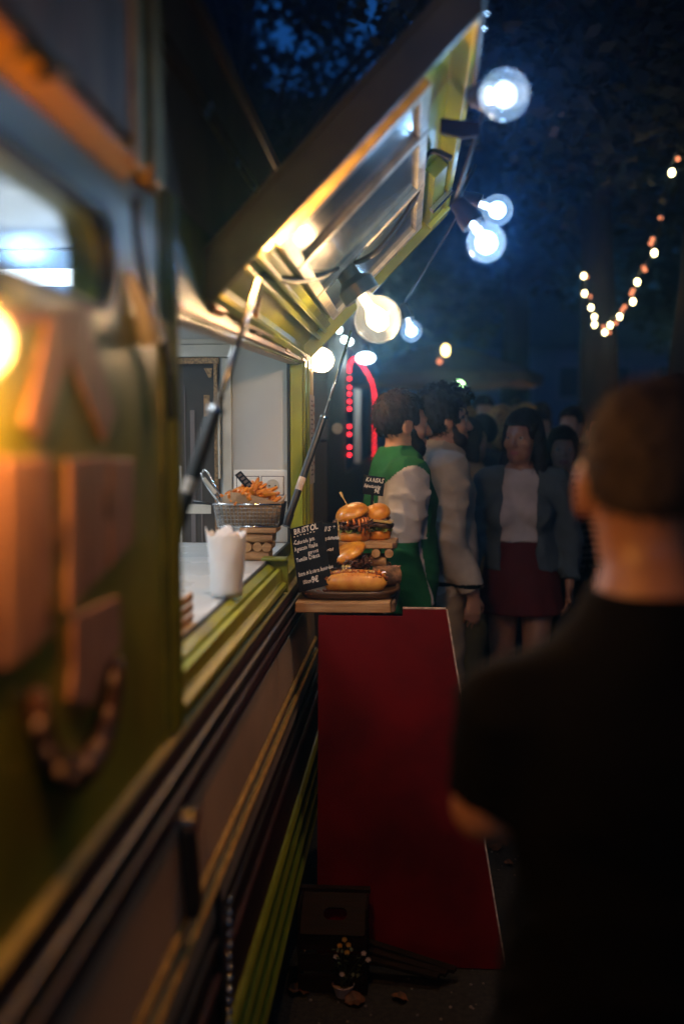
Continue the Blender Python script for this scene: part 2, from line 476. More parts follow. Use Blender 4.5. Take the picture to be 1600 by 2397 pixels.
# body shell (far side, ends, underside, roof)
mb = MB()
mb.box((-2.42, Y0, .27), (-2.38, Y1, ZR)); mb.box((-2.38, Y1 - .04, .27), (XI - .002, Y1, ZR - .002)); mb.box((-2.38, Y0, .27), (XI - .002, Y0 + .04, ZR - .002))
mb.build('body_shell', M['lime'], trailer)
MB().box((-2.38, Y0 + .04, .27), (XW - .03, Y1 - .04, .31)).build('chassis', M['blackrib'], trailer)
MB().box((-2.45, Y0 - .03, ZR + .001), (XW - .005, Y1 + .02, ZR + .05)).build('roof', M['hatch_skin'], trailer, bevel=.015)
MB().sweep_y([(XW - .02, ZR - .02), (XW + .014, ZR - .016), (XW + .014, ZR + .012), (XW - .003, ZR + .02)], Y0, Y1 + .02).build('roof_edge_trim', M['brown_wall'], trailer, bevel=.003)
for k, (yy, zz) in enumerate(((-.9, 0), (2.9, 0))):
    mb = MB(); mb.tube([(-.62, yy, .31), (-.44, yy, .31)], .30, 28); w = mb.build('wheel', M['rubber'], trailer, smooth=True, auto=40)
    mb = MB(); mb.tube([(-.45, yy, .31), (-.425, yy, .31)], .17, 24); mb.build('rim', M['steel'], w, smooth=True, auto=40)

# inside
mb = MB(); mb.box((-2.37, 3.60, .32), (XI - .004, 3.64, 2.36)); mb.build('end_wall', M['white_wall'], trailer)
mb = MB(); mb.box((-2.37, Y0 + .05, 2.31), (XI - .004, 3.60, 2.36)); mb.build('inner_ceiling', M['white_wall'], trailer)
mb = MB(); mb.box((-2.37, Y0 + .05, .32), (-2.34, 3.60, 2.31)); mb.build('inner_back_wall', M['white_wall'], trailer)
mb = MB(); mb.box((-2.34, Y0 + .05, .32), (XI - .004, 3.60, .36)); mb.build('inner_floor', M['stall_grey'], trailer)
mb = MB(); mb.box((-1.28, WY0 - .25, CZ - .035), (-.434, 3.598, CZ)); mb.build('service_counter', M['white_lam'], trailer, bevel=.004)
mb = MB(); mb.box((-1.26, WY0 - .25, .36), (-1.22, 3.598, CZ - .036)); mb.build('counter_front', M['white_lam'], trailer)
EW = 3.598
def wbox(px0, py0, px1, py1, t, y=EW):
    a = at(px0, py0, y); b = at(px1, py1, y); return (a.x, y, a.z), (b.x, y - t, b.z)
# door in the end wall: white casing, dark mesh leaf, brass border
MB().box(*wbox(380, 808, 546, 836, .020)).build('door_casing', M['off_white'], trailer, bevel=.003)
MB().box(*wbox(330, 795, 548, 806, .012)).build('door_casing', M['off_white'], trailer, bevel=.003)
MB().box(*wbox(521, 838, 546, 1278, .016)).build('door_casing', M['off_white'], trailer, bevel=.003)
MB().box(*wbox(300, 756, 683, 759, .004)).build('wall_seam', M['stall_grey'], trailer)
MB().box(*wbox(300, 742, 683, 744, .003)).build('wall_seam', M['stall_grey'], trailer)
MB().box(*wbox(546, 1268, 683, 1270, .004)).build('wall_seam', M['stall_grey'], trailer)
door = MB().box(*wbox(250, 838, 518, 1277, .006)).build('inner_door', M['darknet'], trailer)
mb = MB(); mb.box(*wbox(330, 838, 514, 852, .014)); mb.box(*wbox(501, 852, 514, 1277, .014)); mb.build('door_border', M['brass'], door, bevel=.002)
mb = MB(); mb.prism([at(478, 862, EW - .0065), at(497, 862, EW - .0065), at(495, 884, EW - .0065), at(489, 884, EW - .0065)], (0, -.006, 0)); mb.build('corner_bracket', M['brass'], door)
MB().box(*wbox(512, 918, 519, 1120, .026)).build('door_edge_strip', M['off_white'], door, bevel=.002)
for px0, px1, py0, py1, m in ((432, 437, 900, 1180, 'stall_grey'), (446, 460, 960, 1275, 'stall_grey'), (478, 492, 925, 975, 'brass'), (420, 428, 1090, 1275, 'off_white'), (470, 476, 1000, 1275, 'stall_grey')):
    MB().box(*wbox(px0, py0, px1, py1, .009)).build('door_batten', M[m], door)
MB().box(*wbox(400, 1180, 495, 1202, .010)).build('door_rail', M['off_white'], door)
# double socket on the end wall
pl = MB().box(*wbox(547, 1099, 681, 1178, .012)).build('socket_plate', M['socket'], trailer, bevel=.005)
for cx, cyp in ((580, 1137), (638, 1137)):
    mb = MB()
    mb.box(*wbox(cx - 25, cyp - 21, cx + 25, cyp + 21, .004, EW - .0125)); c = mb.build('socket', M['socket'], pl, bevel=.002)
    cc = at(cx, cyp, EW - .017)
    MB().box(*wbox(cx - 27, cyp - 23, cx + 27, cyp + 23, .0008, EW - .0121)).build('socket_shadow_gap', M['stall_grey'], pl)  # grey frame stands in for the shadow round the inset
    mb = MB(); mb.lathe([(.021, 0), (.024, 0), (.024, .004), (.021, .004), (.020, .0005), (0.0001, .0005)], cc, 24, (0, -1, 0)); c2 = mb.build('socket_well', M['off_white'], pl, smooth=True, auto=30)
    for dx in (-.011, .011):
        mb = MB(); mb.tube([cc + Vector((dx, -.002, 0)), cc + Vector((dx, -.0045, 0))], .0032, 10); mb.build('pin_hole', M['black'], pl)
mb = MB(); cc = at(580, 1139, EW - .022); mb.tube([cc, cc + Vector((0, -.035, 0))], [.022, .018], 16); mb.tube([cc + Vector((0, -.03, 0)), cc + Vector((0, -.045, -.03)), cc + Vector((-.01, -.045, -.12)), cc + Vector((-.03, -.03, -.25))], .005, 8)
tag(mb.build('plug', M['black'], None, smooth=True, auto=40), 'black plug with its cord in the wall socket behind the chips', 'plug')
MB().box(*wbox(664, 1086, 688, 1100, .010)).build('cable_duct', M['off_white'], trailer)

# sill with its rails
SY1 = 3.00
MB().sweep_y([(XI - .004, CZ - .03), (XI + .006, CZ - .03), (XI + .006, CZ + .006), (XI - .004, CZ + .006)], WY0, 3.58).build('rubber_seal', M['rubber'], trailer)
sill = MB().sweep_y([(XI + .0062, 1.17), (XW - .001, 1.17), (XW - .001, 1.205), (XI + .020, 1.215), (XI + .0062, 1.222)], WY0, 3.58).build('window_sill', M['lime_old'], trailer)
MB().sweep_y([(XI + .007, 1.225), (XI + .026, 1.222), (XI + .026, CZ - .010), (XI + .007, CZ + .003)], WY0, SY1).build('sill_rail', M['lime'], sill, bevel=.002)
MB().sweep_y([(XW - .016, 1.207), (XW - .004, 1.206), (XW - .004, 1.243), (XW - .016, 1.245)], WY0, SY1).build('sill_rail', M['lime'], sill, bevel=.002)
MB().sweep_y([(XW, 1.185), (XW + .012, 1.183), (XW + .012, 1.200), (XW, 1.204)], WY0, SY1).build('sill_rail', M['lime'], sill, bevel=.002)
mb = MB(); mb.box((XI + .004, SY1, 1.17), (XW + .016, SY1 + .014, CZ + .012)); mb.box((XI - .012, SY1 - .03, CZ + .0125), (XW + .016, SY1 + .02, CZ + .022)); mb.build('sill_end_cap', M['green_rib'], sill, bevel=.003)
# far post, with jamb, bead and trims
mb = MB(); mb.box((XI - .003, WY1 - .018, CZ), (XI + .006, WY1 + .002, ztop(WY1))); mb.build('jamb_seal', M['rubber'], trailer)
mb = MB(); mb.box((XI + .007, WY1 - .012, CZ - .05), (XW + .002, WY1 - .001, ztop(WY1) - .002)); mb.build('window_jamb', M['lime'], trailer, bevel=.002)
mb = MB(); mb.box((XW + .0005, WY1 + .01, 1.17), (XW + .011, WY1 + .075, ztop(WY1) + .02)); mb.build('post_trim', M['lime'], trailer, bevel=.004)
mb = MB(); mb.box((XW + .0005, WY1 + .09, 1.17), (XW + .016, WY1 + .125, ztop(WY1) + .03)); mb.build('post_trim', M['lime'], trailer, bevel=.003)
mb = MB(); mb.box((XW + .0005, Y1 - .09, 1.17), (XW + .012, Y1 - .002, 2.0)); mb.build('corner_trim', M['gold'], trailer, bevel=.004)
# near post: two rounded uprights
for y, r, m in ((WY0 - .022, .012, 'lime'), (WY0 - .055, .010, 'lime'), (WY0 - .100, .006, 'lime_old')):
    mb = MB(); mb.tube([(XW, y, 1.168), (XW, y, 2.03)], r, 12); mb.build('near_post', M[m], trailer, smooth=True, auto=50)
mb = MB(); mb.box((XI - .003, WY0 - .004, CZ), (XW - .002, WY0 + .002, ztop(WY0))); mb.build('near_jamb', M['lime_old'], trailer)
# header rails over the opening
mb = MB(); mb.add(*(lambda a: (a[0], a[1]))((
    [(XW + .0005, WY0 - .02, ztop(WY0) + .004), (XW + .012, WY0 - .02, ztop(WY0) + .006), (XW + .012, WY1 + .02, ztop(WY1) + .006), (XW + .0005, WY1 + .02, ztop(WY1) + .004),
     (XW + .0005, WY0 - .02, ztop(WY0) + .022), (XW + .012, WY0 - .02, ztop(WY0) + .020), (XW + .012, WY1 + .02, ztop(WY1) + .020), (XW + .0005, WY1 + .02, ztop(WY1) + .022)],
    [(0,3,2,1),(4,5,6,7),(0,1,5,4),(1,2,6,5),(2,3,7,6),(3,0,4,7)])))
mb.build('header_rail', M['brass'], trailer, bevel=.002)
MB().sweep_y([(XI + .004, 1.845), (XW - .008, 1.845), (XW - .008, 1.853), (XI + .004, 1.853)], WY0, WY1, dz=.058).build('header_underside', M['brass'], trailer)
# gutter and the board above it
MB().sweep_y([(XW + .0005, 1.982), (XW + .022, 2.008), (XW + .024, 2.016), (XW + .0005, 2.031)], Y0, 1.33).build('gutter', M['gutter'], trailer, bevel=.002)
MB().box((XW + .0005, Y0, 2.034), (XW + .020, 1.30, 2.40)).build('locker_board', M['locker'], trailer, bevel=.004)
for a, b in ((1.302, 1.355), (1.395, 1.462)):
    MB().box((XW + .0005, a, 2.00), (XW + .026, b, 2.405)).build('upright_trim', M['gold'], trailer, bevel=.006)
MB().box((XW + .0005, 1.357, 2.02), (XW + .008, 1.393, 2.40)).build('upright_backing', M['brown_wall'], trailer)
mb = MB(); p0 = atx(70, 115, XW + .03); p1 = atx(150, 165, XW + .045)
mb.tube([p0 + Vector((-.03, 0, 0)), p0, p1, p1 + Vector((-.04, .01, 0))], .007, 8); mb.build('latch', M['black'], trailer, smooth=True)
# conduits with clips on the upper wall
for z in (2.235, 2.262):
    mb = MB(); mb.tube([(XW + .006, 1.47, z), (XW + .006, Y1, z + .01)], .0035, 8); mb.build('conduit', M['brass'], trailer, smooth=True)
for y, z in ((1.52, 2.235), (1.86, 2.235), (1.90, 2.262), (2.19, 2.237), (2.43, 2.238), (2.75, 2.264), (3.1, 2.24)):
    MB().box((XW + .0005, y - .012, z - .008), (XW + .012, y + .012, z + .010)).build('conduit_clip', M['steel'], trailer, bevel=.002)
# black strap handle and chain on the flank
mb = MB(); a = atx(455, 1935, flank_x(.98) + .02); b = atx(470, 2140, flank_x(.84) + .02)
mb.hexa([(b.x - .025, b.y - .022, b.z), (b.x, b.y - .022, b.z), (b.x, b.y + .022, b.z), (b.x - .025, b.y + .022, b.z), (a.x - .025, a.y - .022, a.z), (a.x, a.y - .022, a.z), (a.x, a.y + .022, a.z), (a.x - .025, a.y + .022, a.z)])
hd = mb.build('door_handle', M['black'], trailer, bevel=.006)
mb = MB(); mb.tube([(a.x - .02, a.y, a.z + .010), (a.x + .004, a.y, a.z + .010)], .022, 14); mb.build('handle_cap', M['steel'], hd, smooth=True, auto=40)
mb = MB()
for i in range(15):
    p = atx(536 + .6 * math.sin(i * 2.1), 2110 + i * 26, flank_x(.75 - i * .03) + .012); mb.ball(p, .0075, 8, 6, (1, .8, 1.2))
mb.build('chain', M['steel'], trailer, smooth=True, kind='stuff')
MB().sweep_y([(flank_x(.62) + .001, .50), (flank_x(.62) + .010, .50), (flank_x(.8) + .010, .80), (flank_x(.8) + .001, .80)], 1.792, 1.812).build('chain_backing', M['black'], trailer, bevel=.002)

# ------------------------------------------------------------------ service hatch (hinged at the header, open)
HY0, HY1 = 1.86, 3.66
U = Vector((.505, 0, .521)).normalized(); HL = .726; Nn = Vector((-U.z, 0, U.x))
def hp(s, y, n, ): # point in hatch space
    return Vector((XW + .012, y, 1.895 + (y - HY0) * .012)) + U * s + Nn * n
def hbox(s0, s1, y0, y1, n0, n1):
    return [hp(s0, y0, n0), hp(s1, y0, n0), hp(s1, y1, n0), hp(s0, y1, n0), hp(s0, y0, n1), hp(s1, y0, n1), hp(s1, y1, n1), hp(s0, y1, n1)]
hatch = MB().hexa(hbox(.0, HL, HY0, HY1, .068, .080)).build('service_hatch', M['hatch_skin'], trailer, bevel=.004)
MB().hexa(hbox(.0, HL, HY0, HY0 + .022, 0, .0675)).build('hatch_rim', M['hatch_skin'], hatch, bevel=.003)
MB().hexa(hbox(.0, HL, HY1 - .022, HY1, 0, .0675)).build('hatch_rim', M['lime'], hatch, bevel=.003)
MB().hexa(hbox(HL - .022, HL, HY0 + .0225, HY1 - .0225, 0, .0675)).build('hatch_rim', M['lime'], hatch, bevel=.003)
MB().hexa(hbox(.0, .022, HY0 + .0225, HY1 - .0225, 0, .0675)).build('hatch_rim', M['lime_old'], hatch, bevel=.003)
MB().hexa(hbox(.0225, HL - .0225, HY0 + .023, HY1 - .023, .050, .067)).build('hatch_lining', M['lime'], hatch)
for s in (.085, .118):
    MB().hexa(hbox(s, s + .014, HY0 + .03, HY1 - .03, .022, .0495)).build('hatch_rail', M['lime'], hatch, bevel=.003)
MB().hexa(hbox(.130, .158, 2.02, HY1 - .03, .030, .0495)).build('hatch_rail', M['lime_old'], hatch, bevel=.003)
# glazed board: bars across, dark panes between
bars = [2.02, 2.33, 2.83, 3.42]
SA, SB = .170, .600
for y in bars: MB().hexa(hbox(SA, SB, y - .017, y + .017, .008, .032)).build('pane_frame', M['pane_frame'], hatch, bevel=.003)
for s in (SA, SB - .03):
    for i in range(3): MB().hexa(hbox(s, s + .03, bars[i] + .018, bars[i+1] - .018, .010, .030)).build('pane_frame', M['pane_frame'], hatch, bevel=.003)
for i in range(3): MB().hexa(hbox(SA + .031, SB - .031, bars[i] + .018, bars[i+1] - .018, .022, .030)).build('hatch_pane', M['panel_glass'], hatch)
MB().hexa(hbox(SA, SB, 2.0, 3.44, .033, .0495)).build('pane_backing', M['pane_frame'], hatch)
MB().hexa(hbox(HL - .085, HL - .030, 2.9, HY1 - .05, .010, .0495)).build('hatch_lip', M['lime'], hatch, bevel=.004)
for y in (3.24, 3.50):
    MB().hexa(hbox(HL - .10, HL - .006, y - .014, y + .014, -.012, .009)).build('hatch_clip', M['steel' if y < 3.3 else 'lime'], hatch, bevel=.004)
for y in (1.905, 1.98):  # chrome balls added on the near rim as bright bulb reflections
    mb = MB(); mb.ball(hp(HL + .012, y, .012), .014, 12, 8); mb.build('rim_glint', M['chrome'], hatch, smooth=True)
mb = MB(); mb.tube([hp(HL + .004, 1.83, .02), hp(HL + .055, 1.85, .02)], .011, 10); mb.build('hatch_bolt', M['steel'], hatch, smooth=True)
# outer strap: a bracket hanging from the hinge
mb = MB(); a = at(607, 648, 2.42); b = at(585, 765, 2.42); mb.hexa([(b.x - .014, b.y, b.z), (b.x + .014, b.y, b.z), (b.x + .014, b.y + .01, b.z), (b.x - .014, b.y + .01, b.z), (a.x - .014, a.y, a.z), (a.x + .014, a.y, a.z), (a.x + .014, a.y + .01, a.z), (a.x - .014, a.y + .01, a.z)])
mb.build('hinge_bracket', M['brass'], trailer, bevel=.002)
for y in (1.95, 2.45, 3.05, 3.5):
    mb = MB(); mb.tube([hp(-.004, y - .05, .004), hp(-.004, y + .05, .004)], .010, 10); mb.build('hinge', M['brass'], trailer, smooth=True, auto=40)
# gas struts: black cylinder, bright rod
def gas_strut(a, m, b, r0, r1):
    st = MB().tube([a, m], r0, 14).build('gas_strut', M['black'], trailer, smooth=True, auto=40)
    MB().tube([m, b], r1, 10).build('strut_rod', M['steel'], st, smooth=True)
    d = (m - a).normalized()
    MB().tube([m - d * .004, m + d * .004], r0 * 1.25, 14).build('strut_collar', M['chrome'], st, smooth=True, auto=40)
    MB().tube([a - d * .015, a + d * .03], r0 * 1.2, 12).build('strut_end', M['black'], st, smooth=True, auto=40)
    MB().tube([a + d * (m - a).length * .30, a + d * (m - a).length * .42], r0 * 1.03, 14).build('strut_label', M['paper_notice'], st, smooth=True, auto=40)
gas_strut(at(672, 1222, 3.30), at(757, 978, 3.42), at(822, 775, 3.55), .0125, .0055)
gas_strut(at(410, 1240, 1.75), at(505, 960, 1.80), at(605, 655, 1.90), .0125, .0060)

# ------------------------------------------------------------------ light tube inside the kitchen
lampI = thing('kitchen_light', 'white fluorescent tube lamp glowing behind the small rounded side window', 'lamp', (-1.36, 3.3, 2.30))
MB().box((-1.95, 3.50, 2.06), (-.99, 3.595, 2.305)).build('lamp_housing', M['socket'], lampI, bevel=.004)
MB().box((-1.94, 3.490, 2.07), (-1.0, 3.499, 2.295)).build('diffuser', M['led_panel'], lampI)
MB().tube([(-1.93, 3.465, 2.20), (-1.03, 3.465, 2.20)], .030, 14).build('light_tube', M['tube_core'], lampI, smooth=True)
def area_light(name, loc, rot, sx, sy, power, col, parent):
    l = bpy.data.lights.new(name, 'AREA'); l.shape = 'RECTANGLE'; l.size = sx; l.size_y = sy; l.energy = power; l.color = col
    o = bpy.data.objects.new(name, l); C.objects.link(o); o.parent = parent
    o.location = Vector(loc) - root_of(parent).location; o.rotation_euler = rot
    return o
area_light('tube_light', (-1.4, 3.42, 2.15), (R(-35), 0, 0), .82, .12, 11, (.80, .91, 1.0), lampI)
lampJ = thing('kitchen_light', 'kitchen ceiling lamp over the white counter', 'lamp', (-.95, 1.6, 2.30))
MB().box((-1.10, 1.1, 2.27), (-.80, 2.1, 2.309)).build('lamp_housing', M['socket'], lampJ, bevel=.004)
MB().box((-1.07, 1.13, 2.262), (-.83, 2.07, 2.269)).build('diffuser', M['tube_core'], lampJ)
area_light('panel_light', (-.95, 1.6, 2.255), (0, 0, 0), .24, .9, 10, (.80, .91, 1.0), lampJ)
# ================================================================== FESTOON BULBS
BR = .050
def bulb_proto(core, colr, power, label):
    """globe centred on the origin, holder along +Z"""
    t = thing('festoon_bulb', label, 'light bulb', (0, 0, 0), 'festoon bulbs round the hatch')
    mb = MB(); pr = []
    for i in range(17):
        a = -math.pi/2 + (math.pi/2 + 1.12) * i / 16
        pr.append((max(1e-7, BR * math.cos(a)), BR * math.sin(a)))
    pr += [(.0195, .052), (.0165, .060), (.0160, .072)]
    mb.lathe(pr, (0, 0, 0), 28); mb.build('bulb_glass', M['bulb_glass_warm' if core is M['warm_core'] else 'bulb_glass'], t, smooth=True)
    mb = MB(); mb.lathe([(1e-7, -.026), (.014, -.022), (.021, -.010), (.024, .004), (.018, .018), (.011, .030), (.010, .060), (1e-7, .061)], (0, 0, 0), 14, wob=.14, seed=hash(label) % 9)
    mb.build('filament', core, t, smooth=True)
    mb = MB(); mb.lathe([(.0150, .060), (.0170, .062), (.0170, .074), (.0155, .076)], (0, 0, 0), 18); mb.build('bulb_cap', M['chrome'], t, smooth=True, auto=30)
    hr_ = .041 if core is M['warm_core'] else .030
    mb = MB(); mb.lathe([(.024, .062), (hr_, .058), (hr_, .086), (.024, .102), (.022, .128), (.014, .136), (1e-7, .137)], (0, 0, 0), 18); mb.build('lamp_holder', M['black'], t, smooth=True, auto=30)
    l = bpy.data.lights.new('bulb_light', 'POINT'); l.energy = power; l.color = colr; l.shadow_soft_size = .034
    o = bpy.data.objects.new('bulb_light', l); C.objects.link(o); o.parent = t
    return t
cool0 = bulb_proto(M['cool_core'], COOL, 11, 'cool white globe bulb, highest one, beside the raised outer edge of the hatch')
warm0 = bulb_proto(M['warm_core'], WARM, 17, 'large glaring warm globe bulb hanging under the hatch above the burgers')
def put(t, p, d, label=None):
    t.location = p
    t.rotation_mode = 'QUATERNION'; t.rotation_quaternion = Vector((0, 0, 1)).rotation_difference(Vector(d).normalized())
    if label: t['label'] = label
    return t
def recore(t, m):
    for c in t.children:
        if c.name.startswith('filament'): c.data = c.data.copy(); c.data.materials[0] = m
def power(t, w, col=None):
    for c in t.children:
        if c.type == 'LIGHT': c.data = c.data.copy(); c.data.energy = w; c.data.color = col or c.data.color
put(cool0, at(1180, 222, 2.05), (-.35, .8, .25)); power(cool0, 4)
B2 = put(copy_tree(cool0), at(1137, 568, 2.60), (-.50, .1, .72), 'cool white globe bulb in a black holder below the far outer corner of the hatch')
B3 = put(copy_tree(cool0), at(1163, 492, 3.25), (-.75, .1, .30), 'cool white globe bulb half hidden behind the black holder of another bulb')
B4 = put(copy_tree(cool0), at(962, 775, 4.55), (-.2, .2, .7), 'small cool bulb farther off, just right of the glaring warm bulb')
put(warm0, at(884, 748, 2.86), (-.50, -.05, .75)); warm0.scale = (1.35, 1.35, 1.35)
W2 = copy_tree(warm0); W2.scale = (1, 1, 1)
W2 = put(W2, at(752, 843, 4.02), (-.25, 0, .7), 'warm globe bulb at the top of the far trailer post')
W4 = copy_tree(warm0); W4.scale = (.5, .5, .5)
W4 = put(W4, hp(.155, 1.945, .034), (.1, .05, .9), 'small amber bulb tucked behind the near flange of the open hatch')
W3 = copy_tree(warm0); W3.scale = (.55, .55, .55)
W3 = put(W3, at(-58, 800, .80), (.1, .1, .9), 'warm bulb at the left edge lighting the wooden ornaments')
power(warm0, 185); power(W2, 34); power(W3, 16, AMBER); power(W4, 34, AMBER); power(B4, 5); power(B2, 9); power(B3, 5)
recore(W3, M['amber_core']); recore(W4, M['amber_core'])
def cable(label, pts, r=.005, m='cable', name='cable', n=8, samples=6):
    P = [Vector(p) for p in pts]; out = []
    for i in range(len(P) - 1):
        p0, p1, p2, p3 = P[max(i-1, 0)], P[i], P[i+1], P[min(i+2, len(P)-1)]
        for k in range(samples):
            t = k / samples
            out.append(.5 * ((2*p1) + (p2-p0)*t + (2*p0-5*p1+4*p2-p3)*t*t + (3*p1-p0-3*p2+p3)*t*t*t))
    out.append(P[-1])
    return tag(MB().tube(out, r, n).build(name, M[m], None, smooth=True), label, 'cable')
def hold(t): return t.location + t.rotation_quaternion @ Vector((0, 0, .134)) * t.scale.x
cable('black festoon cable strung along the outer hatch edge between cool bulbs', [hp(HL + .02, 1.70, .03), hold(cool0) + Vector((0, 0, .006)), hp(HL + .05, 2.3, -.02), hold(B2) + Vector((0, 0, .004)), hp(HL + .03, 2.95, -.04), hold(B3) + Vector((0, 0, .004)), hp(HL + .04, 3.7, -.02), hold(B4)], .006)
cable('black cable looping under the open hatch to the warm bulb', [at(405, 500, 1.72), at(455, 560, 1.9), at(560, 615, 2.15), at(660, 655, 2.35), at(740, 650, 2.6), hold(warm0), at(880, 590, 2.85), at(968, 470, 2.85), at(1000, 360, 2.75), hp(HL - .05, 2.72, -.01)], .008)
cable('black cable hanging down the lime wall left of the service window', [atx(318, 462, XW + .03), atx(322, 560, XW + .02), atx(345, 690, XW + .018), atx(378, 790, XW + .020), atx(396, 870, XW + .018), atx(402, 980, XW + .016)], .006)
cable('orange-lit wire running along the window header', [(XW + .016, 2.2, ztop(2.2) + .030), (XW + .016, 2.7, ztop(2.7) + .034), (XW + .018, 3.2, ztop(3.2) + .03), (XW + .02, 3.62, ztop(3.62) + .03), hold(W2)], .004, 'brass')
cable('thin pale cord hanging beside the red board down to the ground', [(-.30, 3.62, 1.06), at(756, 1760, 3.6), at(760, 2010, 3.45), at(740, 2090, 3.3), at(712, 2230, 3.0), at(676, 2420, 2.75)], .0028, 'wire')

# clips and holder hardware at the outer edge of the hatch
tag(MB().prism([at(1030, 275, 2.35), at(1120, 285, 2.35), at(1122, 315, 2.35), at(1080, 322, 2.35), at(1030, 310, 2.35)], (0, .02, 0)).build('cable_clamp', M['crate'], None, bevel=.003), 'small wooden clamp holding the festoon cable to the hatch edge', 'clamp')

# ================================================================== WOODEN ORNAMENTS ON THE NEAR WALL
XO = XW + .0015
def plate(name, px, m, t, parent=None, x=XO, bevel=.002):
    return MB().prism([atx(a, b, x) for a, b in px], (t, 0, 0)).build(name, M[m], parent, bevel=bevel)
sg = thing('plank_sign', 'pinkish plank sign cut to a slanted point on the lime wall', 'wooden sign', tuple(atx(150, 1300, XO)))
xs = [0, 64, 126, 131, 190, 248, 303]
def low(x): return 1270 + (303 - x) * 1.08 if x > 30 else 1570
prev = 0
for i, (a, b, dt) in enumerate(((-60, -2, .005), (1, 62, .0065), (65, 114, .0055), (147, 188, .0075), (191, 246, .006), (249, 303, .007))):
    top = 1068 + (i % 2) * 5
    plate('plank', [(a, top), (b, top), (b, low(b)), (a, low(a))], 'wood_pink', dt, sg, bevel=.003)
for px, py, r in ((252, 1178, .010), (138, 1235, .012), (118, 1420, .008)):
    p = atx(px, py, XO + .0065); MB().ball(p, r, 12, 8, (.12, 1, 2.2)).build('knot', M['bark'], sg, smooth=True)
rb = thing('wooden_fork', 'forked piece of wood like an upside-down V, glowing orange near the left bulb', 'wooden ornament', tuple(atx(150, 900, XO)))
plate('prong', [(100, 745), (150, 735), (148, 850), (108, 960), (84, 1040), (44, 990), (74, 870)], 'wood_pink', .008, rb, bevel=.004)
plate('prong', [(152, 735), (196, 745), (236, 880), (262, 968), (238, 1036), (204, 960), (156, 846)], 'wood_pink', .007, rb, bevel=.004)
plate('crossbar', [(-40, 730), (214, 712), (214, 742), (-40, 775)], 'wood_pink', .005, rb, x=XO, bevel=.003)
blk = tag(plate('wood_block', [(158, 1440), (268, 1396), (272, 1510), (238, 1560), (205, 1655), (150, 1640), (160, 1560)], 'wood_pink', .008), 'reddish wood chip fixed inside the horseshoe on the wall', 'wooden ornament')
# horseshoe with nail holes
hs = thing('horseshoe', 'dark horseshoe with pale nail heads hanging low on the lime wall', 'horseshoe', tuple(atx(175, 1700, XO)))
arc = [(84, 1620), (92, 1700), (112, 1765), (142, 1805), (172, 1818), (204, 1795), (232, 1745), (254, 1670), (268, 1590), (272, 1540)]
mb = MB(); pts = [atx(a, b, XO + .008) for a, b in arc]
mb.tube(pts, [.010, .013, .016, .018, .019, .018, .017, .015, .013, .010], 10); mb.build('shoe', M['maroon'], hs, smooth=True)
for i in range(1, 9):
    p = atx((arc[i][0]), arc[i][1], XO + .023); MB().ball(p, .0085, 10, 6, (.5, 1, 1)).build('nail_head', M['pot'], hs, smooth=True)

# white shape standing in for a highlight on the wall beside the post
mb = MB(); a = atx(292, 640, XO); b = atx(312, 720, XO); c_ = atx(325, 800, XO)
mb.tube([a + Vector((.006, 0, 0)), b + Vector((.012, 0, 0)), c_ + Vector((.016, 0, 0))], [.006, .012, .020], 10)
tag(mb.build('highlight_shape', M['socket'], None, smooth=True), 'pale rounded shape added as a highlight on the lime wall beside the black cable', 'highlight')

# ================================================================== COUNTER: FRIES, BAG, TONGS, CRATE
# stack of little logs carrying the fryer basket
BD = 3.12
ls = thing('log_stand', 'stack of small sawn logs under the basket of chips', 'log stand', (at(612, 1320, BD).x, BD, CZ))
cx = ls.location.x
for lvl in range(3):
    z = CZ + .0155 + lvl * .0285
    if lvl % 2 == 0:
        for dy in (-.036, -.004, .028):
            MB().tube([(cx - .048, BD + dy, z), (cx + .030 + .006*lvl, BD + dy, z)], .0155, 12).build('log', M['wood_log'], ls, smooth=True, auto=50)
    else:
        for dx in (-.038, -.006, .024):
            mb = MB(); mb.tube([(cx + dx, BD - .05 - .006 * math.sin(dx * 90), z), (cx + dx, BD + .05, z)], .0150, 12); mb.build('log', M['wood_log'], ls, smooth=True, auto=50)
zt = CZ + .0155 + 2 * .0285 + .0162
MB().box((cx - .06, BD - .06, zt), (cx + .055, BD + .06, zt + .016)).build('top_board', M['wood'], ls, bevel=.003)
# fryer basket of real wires
bz0, bz1 = at(580, 1236, BD - .05).z, at(580, 1180, BD - .05).z
zt2 = zt + .016
bz0 = zt2 + .002; bz1 = bz0 + .072
bx0, bx1 = at(508, 1180, BD).x, at(665, 1180, BD).x
bk = thing('fryer_basket', 'small chrome wire fryer basket heaped with chips in brown paper', 'basket', ((bx0 + bx1) / 2, BD, bz0))
def brect(z, k):
    dx = .012 * (1 - k); dy = .055 + .008 * k
    return [(bx0 + dx, BD - dy, z), (bx1 - dx, BD - dy, z), (bx1 - dx, BD + dy, z), (bx0 + dx, BD + dy, z), (bx0 + dx, BD - dy, z)]
mb = MB(); mb.tube(brect(bz1, 1), .0028, 8); mb.tube(brect(bz0 + .002, 0), .0022, 8)
mb.build('basket_rim', M['chrome'], bk, smooth=True)
mb = MB(); nw_ = 17; nh = 6
for i in range(nw_ + 1):
    for sgn in (-1, 1):
        t = i / nw_; xa = bx0 + .012 + (bx1 - bx0 - .024) * t; xb = bx0 + (bx1 - bx0) * t
        mb.tube([(xa, BD + sgn * .055, bz0), (xb, BD + sgn * .063, bz1)], .0010, 4, False)
for i in range(11):
    for xs_, sg_ in ((bx0, 1), (bx1, -1)):
        t = -1 + 2 * i / 10; mb.tube([(xs_ + sg_ * .012, BD + t * .055, bz0), (xs_, BD + t * .063, bz1)], .0010, 4, False)
